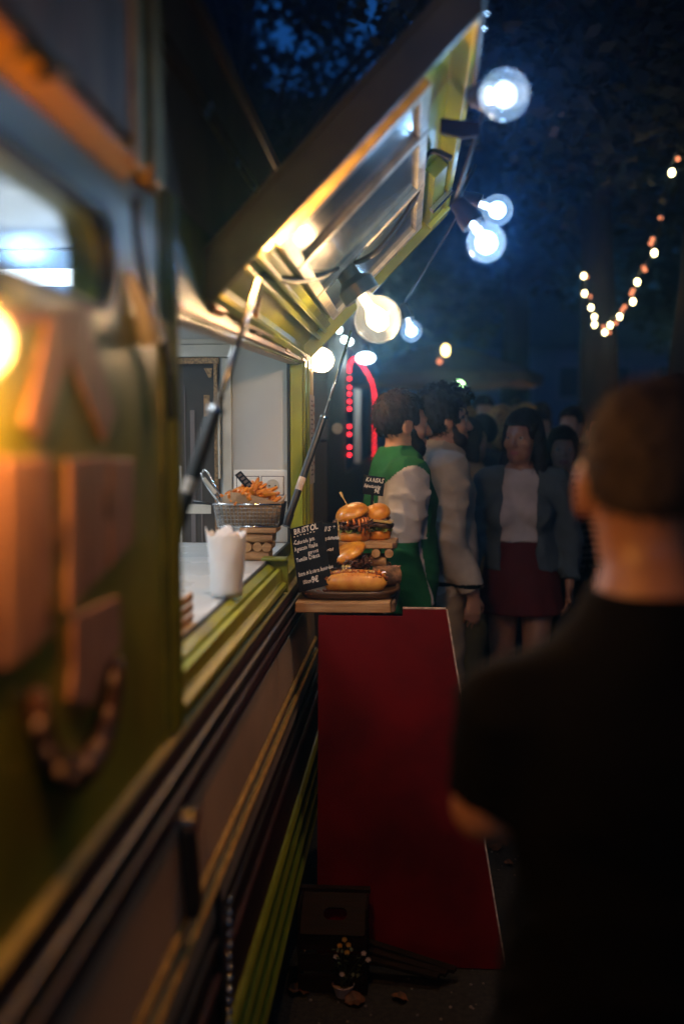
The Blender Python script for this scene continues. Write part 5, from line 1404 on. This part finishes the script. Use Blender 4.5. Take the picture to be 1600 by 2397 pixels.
# foreground man seen from behind
FX, FY = .285, 1.16
person('person with cropped hair in a black T-shirt, seen from behind close to the camera', (FX, FY, 0), R(-2), .975,
       pose=dict(head=(-.005, .02, 1.64), shL=(-.168, -.005, 1.362), shR=(.172, -.005, 1.362), elL=(-.190, .02, 1.235), wrL=(-.125, .20, 1.165), elR=(.26, -.02, 1.20), wrR=(.15, .19, 1.12)), skin='tan', hair=('buzz', 'buzz'),
       top=jacket([FB['black']], hem=.84, off=.011, collar=.045, short=True, name='t_shirt', amp=.004), legs=trousers(FB['black']), res=.0078, strands=1600, face=(-6, -4), girth=1.04,
       hands=((.5, .8, .15), (-.5, .8, .15)), curl=.9, hand_side=((.2, 0, 1), (-.2, 0, 1)))
# man in the green and white jacket
def gj(p, J):
    z = p[:, 2]; x = np.abs(p[:, 0])
    arm_ = (x > .155 - .10 * np.clip(z - 1.40, 0, .1) * 10 * .0)
    m = np.zeros(len(p))
    sl = x > .148 + np.clip(1.42 - z, 0, .3) * .06
    y = p[:, 1]
    m[(x > .125) & (z < 1.478 - (y / .115) ** 2 * .10) & (z > 1.185) & (y > -.115) & (y < .075)] = 1
    m[(x > .12) & (np.abs(y - .055 - (1.1 - z) * .16) < .007) & (z < 1.185)] = 1
    m[(z < .895) & (z > .875) & ~sl] = 1
    return m
person('bearded person in a green and white tracksuit jacket, in profile behind the burgers', (-.035, 4.22, 0), R(-78), 1.035,
       pose=dict(elR=(.225, -.05, 1.15), wrR=(.225, .05, .90), elL=(-.225, -.02, 1.15), wrL=(-.22, .08, .91)), skin='light', hair=('brown', 'short'), beard='black',
       top=jacket([FB['green'], FB['white']], hem=.88, off=.030, collar=.085, matfn=gj, baggy=1.12, amp=.007), legs=trousers(FB['black']), res=.0074, strands=500, face=(4, -2), girth=1.06, curl=.6)
# man in the cream hooded jacket
person('person with thick dark curls in a cream hooded jacket, facing right', (.155, 4.62, 0), R(-82), 1.045,
       pose=dict(elR=(.225, -.01, 1.14), wrR=(.22, .10, .91), elL=(-.225, .0, 1.14), wrL=(-.18, .17, .96)), skin='light', hair=('black', 'curly'), beard='brown',
       top=jacket([FB['cream'], FB['black']], hem=.84, off=.032, collar=.06, hood=True, baggy=1.12, amp=.007, matfn=lambda p, J: (np.abs(p[:, 2] - .945) < .008) & (np.abs(p[:, 0]) > .19)), legs=trousers(FB['beige']), res=.0095, strands=700, face=(2, 3), girth=1.02)
# woman walking towards the camera
person('person with long dark hair, white top, denim jacket and oxblood skirt walking forward', (.560, 4.95, 0), R(168), 1.0,
       pose=dict(elL=(-.235, -.04, 1.15), wrL=(-.24, .04, .93), elR=(.235, -.02, 1.16), wrR=(.235, .16, .99), knL=(-.085, .10, .50), anL=(-.09, .08, .10), knR=(.085, .0, .49), anR=(.09, -.14, .12)), skin='tan', hair=('black', 'long'), female=True,
       top=both(jacket([FB['tee']], hem=1.13, off=.012, collar=0, name='top', sleeve=False, neck=-.13, amp=.003), jacket([FB['denim']], hem=.99, off=.026, collar=.03, openw=.085, amp=.006)), legs=skirt(FB['oxblood'], .78), res=.0095, strands=900, face=(-20, -3), curl=.5,
       hands=((0, .1, -1), (-.1, .5, -.6)))
# the crowd farther back
def passer(label, px, topy, Y, rot, skin, hair, topm, legm, female=False, hood=False, face=(0, 0), res=.016, stripes=None, group='passers-by in the crowd', pose=None):
    p = at(px, topy, Y); sc = p.z / 1.76
    mats = [FB[topm]] + ([FB['black']] if stripes else [])
    return person(label, (p.x, Y, 0), R(rot), sc, skin=skin, hair=hair, female=female, face=face, res=res, group=group, pose=pose,
                  top=jacket(mats, hem=.86, off=.024, collar=.05, hood=hood, matfn=(lambda q, J: (np.sin(q[:, 2] * 150) > 0)) if stripes else None), legs=trousers(FB[legm]))
PS = dict(elL=(-.24, .04, 1.17), wrL=(-.12, .20, 1.20), elR=(.24, .02, 1.16), wrR=(.16, .20, 1.08))
passer('person in a pale beige jacket walking behind the cream hooded jacket', 1096, 985, 6.0, -70, 'light', ('brown', 'bob'), 'beige', 'khaki', True, pose=PS)
passer('person in a striped top with brown hair close behind the denim jacket', 1316, 1005, 5.8, 175, 'light', ('brown', 'bob'), 'stripe', 'black', True, stripes=True)
passer('blond person facing away in the crowd left of the dark haired one', 1172, 955, 7.2, 20, 'pale', ('blond', 'bob'), 'khaki', 'jeans', True)
passer('person with fair curls in a maroon coat just right of the cream hood', 1082, 955, 7.8, 160, 'pale', ('blond', 'curly'), 'maroon', 'black')
passer('tall person in maroon standing between the two fair-haired heads', 1130, 930, 8.6, 185, 'light', ('brown', 'short'), 'maroon', 'navy')
passer('person with a reddish lit face above the striped top', 1338, 955, 7.6, 150, 'pale', ('black', 'short'), 'black', 'jeans')
passer('person in dark clothes and grey jeans partly behind the nearest head', 1405, 965, 6.6, 170, 'tan', ('black', 'short'), 'navy', 'grey')
passer('person with dark hair at the right edge beyond the nearest head', 1585, 895, 5.2, 200, 'light', ('brown', 'curly'), 'black', 'black')
passer('person in a navy coat far back under the tan umbrella', 1210, 935, 10.5, 170, 'light', ('brown', 'short'), 'navy', 'black', res=.022)
passer('person in grey far back left of the blue-lit wall', 1265, 945, 10.0, 10, 'pale', ('black', 'short'), 'grey', 'black', res=.022)
passer('person in black far back between striped top and cropped head', 1372, 940, 10.8, 185, 'light', ('brown', 'bob'), 'black', 'navy', True, res=.022)
passer('person in khaki far back beside the green lamp', 1060, 945, 11.0, 185, 'light', ('black', 'short'), 'khaki', 'black', res=.022)

passer('person in a pale hooded top turned away, between the cream hood and the denim jacket', 1128, 975, 6.4, 30, 'light', ('brown', 'short'), 'grey', 'navy', hood=True)
passer('person with dark bobbed hair in a white top far behind the denim jacket', 1262, 965, 8.2, 190, 'pale', ('black', 'bob'), 'tee', 'black', True)
passer('person in green khaki beside the trunk, far back on the right', 1345, 955, 9.2, 200, 'tan', ('brown', 'short'), 'khaki', 'navy', res=.02)
passer('person in denim looking left in front of the far blue wall', 1228, 950, 9.0, 110, 'light', ('blond', 'bob'), 'denim', 'black', True, res=.02)
passer('person in oxblood far back right of the tan umbrella pole', 1110, 952, 9.8, 170, 'pale', ('brown', 'bob'), 'oxblood', 'black', True, res=.02)

ph_ = thing('phone', 'phone with a faint blue screen held at the hip in front of the oxblood skirt', 'phone', tuple(at(1098, 1310, 4.72)))
pc = ph_.location
MB().hexa([pc + Vector(v) for v in ((-.03, -.006, -.02), (.035, -.006, .005), (.035, .006, .005), (-.03, .006, -.02), (-.038, -.05, .01), (.027, -.05, .035), (.027, -.038, .035), (-.038, -.038, .01))]).build('case', M['black'], ph_, bevel=.003)
MB().hexa([pc + Vector(v) for v in ((-.026, -.0085, -.014), (.031, -.0085, .009), (.031, -.0065, .009), (-.026, -.0065, -.014), (-.033, -.047, .013), (.024, -.047, .037), (.024, -.045, .037), (-.033, -.045, .013))]).build('screen', M['screen'], ph_)
# ================================================================== SECOND STALL BEHIND
s2 = thing('market_stall', 'dark stall trailer behind the bearded person, its opening outlined in red LEDs', 'market stall', (-1.4, 8, 0))
X2 = -.44
MB().box((-2.6, 5.5, .25), (X2, 5.56, 1.62)).build('front_panel', M['stall_dark'], s2, bevel=.01)
MB().box((-2.6, 5.5, 1.625), (X2, 5.56, 2.55)).build('upper_panel', M['stall_grey'], s2, bevel=.01)
MB().box((-2.6, 5.561, 2.50), (X2 + .05, 14.0, 2.56)).build('roof', M['stall_dark'], s2)
MB().box((X2 - .05, 5.561, .25), (X2, 7.1, 2.498)).build('side_panel', M['stall_dark'], s2)
MB().box((X2 - .05, 12.9, .25), (X2, 14.0, 2.498)).build('side_panel', M['stall_dark'], s2)
MB().box((X2 - .05, 7.101, .25), (X2, 12.899, 1.38)).build('counter_panel', M['stall_dark'], s2)
MB().box((X2 - .05, 7.101, 2.30), (X2, 12.899, 2.498)).build('header_panel', M['stall_dark'], s2)
MB().box((-2.6, 5.561, .25), (-2.55, 14, 2.498)).build('rear_panel', M['stall_dark'], s2)
MB().box((X2 + .002, 8.05, 1.42), (X2 + .06, 8.13, 2.02)).build('pale_post', M['socket'], s2, bevel=.01)
p = at(790, 1003, 5.49); MB().tube([p, p + Vector((0, -.03, 0))], .030, 18).build('round_vent', M['off_white'], s2, smooth=True, auto=40)
led = thing('led_strip', 'string of red LEDs outlining the opening of the dark stall', 'LED strip', (X2, 10, 1.4))
ledm = MB(); ledm.ball(led.location, .011, 8, 6); l0 = ledm.build('led', M['led_red'], led, smooth=True)
pts = []
for i in range(12): pts.append((X2 + .02, 7.15, 1.50 + i * .055))
for i in range(22): a = math.pi * i / 21; pts.append((X2 + .02, 9.8 - 2.65 * math.cos(a), 2.13 + .16 * math.sin(a)))
for i in range(16): pts.append((X2 + .02, 12.45, 2.12 - i * .060))
rnd = random.Random(2); first = True
for k, q in enumerate(pts):
    if k in (2, 5): continue
    o = l0 if first else l0.copy()
    if not first: C.objects.link(o); o.parent = led
    first = False; o.location = Vector(q) + Vector((0, 0, rnd.uniform(-.01, .01))) - led.location
# lamps over that stall
def far_lamp(label, p, r, m, sc=(1, 1, 1), cat='lamp', group=None, power=0, colr=(1, 1, 1), name='stall_lamp'):
    t = thing(name, label, cat, tuple(p), group)
    p = Vector(p); MB().ball(p, r, 14, 10, sc).build('bulb', M[m], t, smooth=True)
    MB().lathe([(r * .35, 0), (r * .42, .01), (r * .30, r * .9), (1e-7, r)], p + Vector((0, 0, r * sc[2] * .92)), 12).build('lamp_holder', M['black'], t, smooth=True)
    if power:
        l = bpy.data.lights.new('lamp_light', 'POINT'); l.energy = power; l.color = colr; l.shadow_soft_size = r * 1.1
        o = bpy.data.objects.new('lamp_light', l); C.objects.link(o); o.parent = t
    return t
far_lamp('white oval lamp over the red LED opening of the dark stall', at(855, 838, 7.6), .068, 'lamp_cool_far', (1.05, 1, .62), power=14, colr=(.75, .95, 1))
for i, (a, b, Y) in enumerate(((792, 772, 6.2), (806, 795, 6.6), (786, 832, 7.4), (800, 822, 7.0), (818, 800, 6.4))):
    far_lamp(('pale green bulb highest in the row under the hatch corner', 'pale green bulb second in the row beside the strut rod', 'pale green bulb lowest in the row right of the warm bulb', 'pale green bulb between two others left of the strut rod', 'pale green bulb nearest the glaring warm bulb')[i], at(a, b, Y), .022, 'lamp_cool_far', group='pale bulbs over the dark stall')
far_lamp('warm lamp upper of two over the tan umbrella', at(1042, 820, 11), .052, 'lamp_warm_far', (.8, 1, 1.2), group='lamps over the umbrella', power=10, colr=WARM)
far_lamp('dim orange lamp lower of two over the tan umbrella', at(1028, 846, 11), .030, 'fairy_dim', group='lamps over the umbrella')
far_lamp('green-white lamp under the rim of the tan umbrella', at(1073, 903, 12), .062, 'lamp_green', power=10, colr=(.8, 1, .7))
far_lamp('warm lamp cut by the right edge of the picture', at(1606, 790, 9), .085, 'lamp_warm_far', (.7, 1, 1.3), power=16, colr=(1, .62, .25))
# tan market umbrella
um = thing('market_umbrella', 'wide tan market umbrella over the far crowd, lit warm from below', 'umbrella', (at(1040, 900, 15).x, 15, 0))
ux = um.location.x; uz = at(1040, 880, 15).z
MB().tube([(ux, 15, 0), (ux, 15, uz + .45)], .03, 10).build('pole', M['stall_grey'], um, smooth=True)
mb = MB(); n = 48; vs = [(ux, 15, uz + .48)]
for k, (r, z) in enumerate(((.5, .36), (1.0, .17), (1.45, 0), (1.45, -.12))):
    for i in range(n):
        a = 2 * math.pi * i / n; sag = .03 * abs(math.sin(a * 4)) * k
        vs.append((ux + r * (1 - .04 * abs(math.sin(a * 4))) * math.cos(a), 15 + r * (1 - .04 * abs(math.sin(a * 4))) * math.sin(a), uz + z - sag * .5))
fs = [(0, 1 + i, 1 + (i+1) % n) for i in range(n)] + [(1+k*n+i, 1+(k+1)*n+i, 1+(k+1)*n+(i+1) % n, 1+k*n+(i+1) % n) for k in range(3) for i in range(n)]
mb.add(vs, fs); mb.build('canopy', M['awning'], um, smooth=True, auto=50)
for i in range(8):
    a = 2 * math.pi * i / 8 + .1; MB().tube([(ux, 15, uz + .40), (ux + 1.40 * math.cos(a), 15 + 1.40 * math.sin(a), uz - .02)], .012, 6).build('rib', M['wood'], um)
l = bpy.data.lights.new('umbrella_light', 'POINT'); l.energy = 12; l.color = WARM; l.shadow_soft_size = .05
ull = thing('hanging_lamp', 'warm lamp hanging inside the tan umbrella', 'lamp', (ux + .5, 14.6, uz - .05))
MB().ball(ull.location, .04, 10, 8).build('bulb', M['lamp_warm_far'], ull, smooth=True)
o = bpy.data.objects.new('umbrella_light', l); C.objects.link(o); o.parent = ull
# far pale building with dark panes, seen between the trees
fb = thing('far_building', 'pale far building dimly lit blue between the dark trees', 'building', (9, 46, 0))
MB().box((3.5, 46, 0), (18, 54, 5.6)).build('wall', M['far_wall'], fb)
MB().hexa([(3.2, 45.7, 5.62), (18.3, 45.7, 5.62), (18.3, 54.3, 5.62), (3.2, 54.3, 5.62), (5.5, 49, 7.6), (16, 49, 7.6), (16, 51, 7.6), (5.5, 51, 7.6)]).build('roof', M['far_roof'], fb)
for zz in (.9, 3.3):
    for xx in (4.5, 6.7, 8.9, 11.1, 13.3, 15.5):
        w = MB().box((xx, 45.95, zz), (xx + 1.1, 45.999, zz + 1.5)).build('window', M['socket'], fb); MB().box((xx + .08, 45.93, zz + .08), (xx + 1.02, 45.949, zz + 1.42)).build('pane', M['far_pane'], w)
# tall pale banner post
bn = thing('banner_stand', 'tall pale banner stand faintly blue behind the crowd', 'banner', (at(1376, 880, 20).x, 20, 0))
bx = bn.location.x
MB().box((bx - .20, 20, 1.9), (bx + .20, 20.03, 3.3)).build('banner', M['far_wall'], bn); MB().tube([(bx + .24, 20.02, 0), (bx + .24, 20.02, 3.4)], .025, 8).build('pole', M['stall_grey'], bn)

# ================================================================== FAIRY LIGHTS
lamps = [(1365, 646, 9.0), (1367, 687, 9.2), (1382, 720, 9.4), (1390, 742, 9.6), (1390, 760, 9.7), (1414, 778, 9.6), (1427, 761, 9.2), (1449, 741, 8.8), (1480, 706, 8.3), (1490, 660, 7.9), (1530, 592, 7.4), (1571, 404, 6.6)]
words = ['first from the left', 'second from the left', 'third from the left', 'fourth from the left', 'fifth from the left', 'at the very bottom', 'just right of the bottom', 'first up the right arm', 'second up the right arm', 'third up the right arm', 'fourth up the right arm', 'highest and rightmost']
fl0 = None
P_ = [at(*q) for q in lamps]
for i, p in enumerate(P_):
    if fl0 is None:
        fl0 = thing('fairy_light', 'x', 'fairy light', (0, 0, 0), 'string of fairy lights in a V')
        MB().ball((0, 0, 0), .020, 10, 8, (1, 1, 1.25)).build('bulb', M['fairy'], fl0, smooth=True)
        MB().tube([(0, 0, .022), (0, 0, .055)], .010, 8).build('socket', M['black'], fl0, smooth=True)
        o = fl0
    else: o = copy_tree(fl0)
    o.location = p; o['label'] = 'round pale fairy light in the V-shaped string, ' + words[i]
cable('dark wire of the V-shaped string of fairy lights between the trees', [P_[0] + Vector((-.25, .2, .5))] + [p + Vector((0, 0, .05)) for p in P_] + [at(1590, 340, 6.4), at(1640, 180, 6.2)], .006, samples=4)
dm = [(1508, 632), (1522, 570), (1526, 560), (1505, 625), (1480, 680), (1476, 688), (1461, 718), (1455, 726), (1440, 756), (1411, 765), (1425, 778), (1380, 694), (1545, 510), (1585, 372), (1372, 648)]
rfl = None
for i, (a, b) in enumerate(dm):
    Y = 9.5 if a < 1430 else 8.6 - (a - 1430) / 140 * 1.6
    if rfl is None:
        rfl = MB().ball((0, 0, 0), .017, 8, 6).build('fairy_light', M['fairy_dim'], None, smooth=True); o = rfl
    else: o = rfl.copy(); C.objects.link(o)
    o.location = at(a, b, Y); tag(o, 'dim reddish fairy light between the bright ones of the V', 'fairy light', 'dim fairy lights between the bright ones')

# ================================================================== TREES
def leaf_cloud(mb_v, mb_f, centres, n_per, r, size, rng):
    """diamond leaves in clumps; returns vertex and face arrays"""
    cs = np.repeat(np.array(centres), n_per, 0); N = len(cs)
    off = rng.normal(size=(N, 3)); off /= np.linalg.norm(off, axis=1)[:, None] + 1e-9; off *= (r * rng.uniform(0, 1, N) ** .45)[:, None] * np.array([1, 1, .62])
    c = cs + off; d = rng.normal(size=(N, 3)); d[:, 2] *= .5; d /= np.linalg.norm(d, axis=1)[:, None]; w = np.cross(d, rng.normal(size=(N, 3))); w /= np.linalg.norm(w, axis=1)[:, None] + 1e-9
    s = size * rng.uniform(.6, 1.35, N)[:, None]
    V = np.stack([c - d * s * .5, c + w * s * .28 - d * s * .05, c + d * s * .5, c - w * s * .28 - d * s * .05], 1).reshape(-1, 3)
    F = np.arange(len(V)).reshape(-1, 4)
    return V, F
def mesh_np(name, V, F, m, parent):
    me = bpy.data.meshes.new(name); off = np.array(root_of(parent).location) if parent else np.zeros(3)
    V = V - off; me.vertices.add(len(V)); me.vertices.foreach_set('co', V.astype(np.float32).ravel())
    me.loops.add(F.size); me.loops.foreach_set('vertex_index', F.astype(np.int32).ravel()); me.polygons.add(len(F))
    k = F.shape[1]; me.polygons.foreach_set('loop_start', np.arange(0, F.size, k, dtype=np.int32)); me.polygons.foreach_set('loop_total', np.full(len(F), k, np.int32))
    me.materials.append(m); me.update(calc_edges=True); o = bpy.data.objects.new(name, me); C.objects.link(o)
    if parent: o.parent = parent
    return o
def tree(label, base, h, crown_c, crown_r, n_clumps, n_leaf, leaf, clump_r, trunk_r, seed, lean=(0, 0), m='leaf', core=.0, group='trees round the market'):
    rng = np.random.default_rng(seed); rnd = random.Random(seed); base = Vector(base); cc = Vector(crown_c)
    t = thing('tree', label, 'tree', tuple(base), group)
    top = Vector((base.x + lean[0], base.y + lean[1], h))
    mb = MB(); pts = [base + Vector((0, 0, -.05)), base + Vector((0, 0, .25)), base.lerp(top, .35) + Vector((rnd.uniform(-.1, .1), rnd.uniform(-.1, .1), 0)), base.lerp(top, .7), top]
    mb.tube(pts, [trunk_r * 1.5, trunk_r * 1.1, trunk_r * .92, trunk_r * .8, trunk_r * .65], 14)
    cl = []
    while len(cl) < n_clumps:
        u = rng.normal(size=3); u /= np.linalg.norm(u); u *= rng.uniform(.25, 1) ** .5
        cl.append((cc.x + u[0] * crown_r[0], cc.y + u[1] * crown_r[1], cc.z + u[2] * crown_r[2]))
    for i in range(0, n_clumps, max(1, n_clumps // 12)):
        q = Vector(cl[i]); mid = top.lerp(q, .5) + Vector((rnd.uniform(-.3, .3), rnd.uniform(-.3, .3), rnd.uniform(0, .4)))
        mb.tube([top.lerp(base, .12 * rnd.random()), top.lerp(mid, .5), mid, q], [trunk_r * .42, trunk_r * .3, trunk_r * .2, trunk_r * .06], 7)
    mb.build('trunk', M['trunk'], t, smooth=True)
    V, F = leaf_cloud(None, None, cl, n_leaf, clump_r, leaf, rng)
    mesh_np('crown', V, F, M[m], t)
    return t
# crown over the trailer, thin enough for the evening sky to show through
c1 = at(700, 60, 13)
tree('tall tree whose thin crown lets blue evening sky through above the trailer', (c1.x - 1.0, 14.5, 0), 4.6, (c1.x, 13.5, c1.z + .3), (4.2, 2.6, 2.6), 78, 150, .17, .55, .24, 3)
tree('dense tree left of the thin crown, above the trailer roof', (-5.4, 16.5, 0), 5.5, (-3.9, 16.2, 8.0), (1.5, 1.3, 1.9), 60, 260, .17, .6, .22, 41)
# big dark tree at the right, carrying the fairy lights
t2 = at(1425, 1000, 10.2)
tree('dark thick tree at the right behind the fairy lights', (t2.x, 10.4, 0), 4.3, (t2.x + 1.6, 9.8, 7.2), (4.2, 3.6, 3.4), 150, 360, .17, .95, .22, 5, (-.15, 0))
t3 = at(1640, 1000, 7.6)
tree('dark tree at the right edge whose leaves hang into the upper corner', (t3.x, 7.8, 0), 4.0, (t3.x - .2, 6.6, 5.6), (2.6, 2.4, 2.0), 90, 300, .13, .75, .25, 8, (.1, 0))
tree('broad dark tree in the middle distance behind the crowd', (2.0, 19, 0), 5, (5.9, 19, 8.2), (5.6, 3.5, 4.6), 150, 330, .24, 1.3, .3, 11)
tree('dark tree behind the second stall', (-4.5, 21, 0), 5, (-4.0, 20, 5.4), (6.0, 3.2, 3.0), 150, 330, .24, 1.25, .3, 13)
# big off-frame trees added over the stalls and behind the photographer: they keep the evening sky off the lane
tree('large dense tree added to block the sky over the lane behind the photographer', (3.2, -3.5, 0), 4.5, (2.2, -2.2, 7.6), (6.5, 5.5, 2.6), 130, 330, .30, 1.5, .32, 31)
tree('large dense tree added to block the sky over the roof of the food trailer', (-4.2, 1.5, 0), 4.6, (-3.8, .6, 7.9), (5.5, 4.6, 2.6), 130, 330, .30, 1.5, .32, 33)
tree('large dense tree added to block the sky over the lane beside the crowd', (6.8, 4.5, 0), 4.5, (5.8, 4.5, 7.8), (5.0, 6.0, 2.8), 130, 330, .30, 1.5, .32, 35)
# far wood closing the view
rng = np.random.default_rng(21); cl = []
for i in range(700):
    a = rng.uniform(-2.6, 2.6); rr = rng.uniform(50, 60); cl.append((rr * math.sin(a) * .92, 6 + rr * math.cos(a), rng.uniform(0.5, 11 if -.22 < a < .05 else 22)))
V, F = leaf_cloud(None, None, cl, 130, 4.0, 1.3, rng)
fw = mesh_np('far_wood', V, F, M['leaf_far'], None); tag(fw, kind='stuff')

# ================================================================== HAZE: blue-tinted air added to stand in for lens bloom round the bulbs
hz = MB().box((-58, -14, -1.0), (58, 70, 26)).build('haze', None)
hz.data.materials.clear()
hm = bpy.data.materials.new('haze'); hm.use_nodes = True; nt = hm.node_tree; nt.nodes.clear()
o_ = nt.nodes.new('ShaderNodeOutputMaterial'); pv = nt.nodes.new('ShaderNodeVolumePrincipled')
pv.inputs['Color'].default_value = (.15, .46, 1.0, 1); pv.inputs['Density'].default_value = HAZE_DENSITY; pv.inputs['Anisotropy'].default_value = .90
nt.links.new(pv.outputs[0], o_.inputs['Volume'])
hz.data.materials.append(hm); tag(hz, kind='stuff')
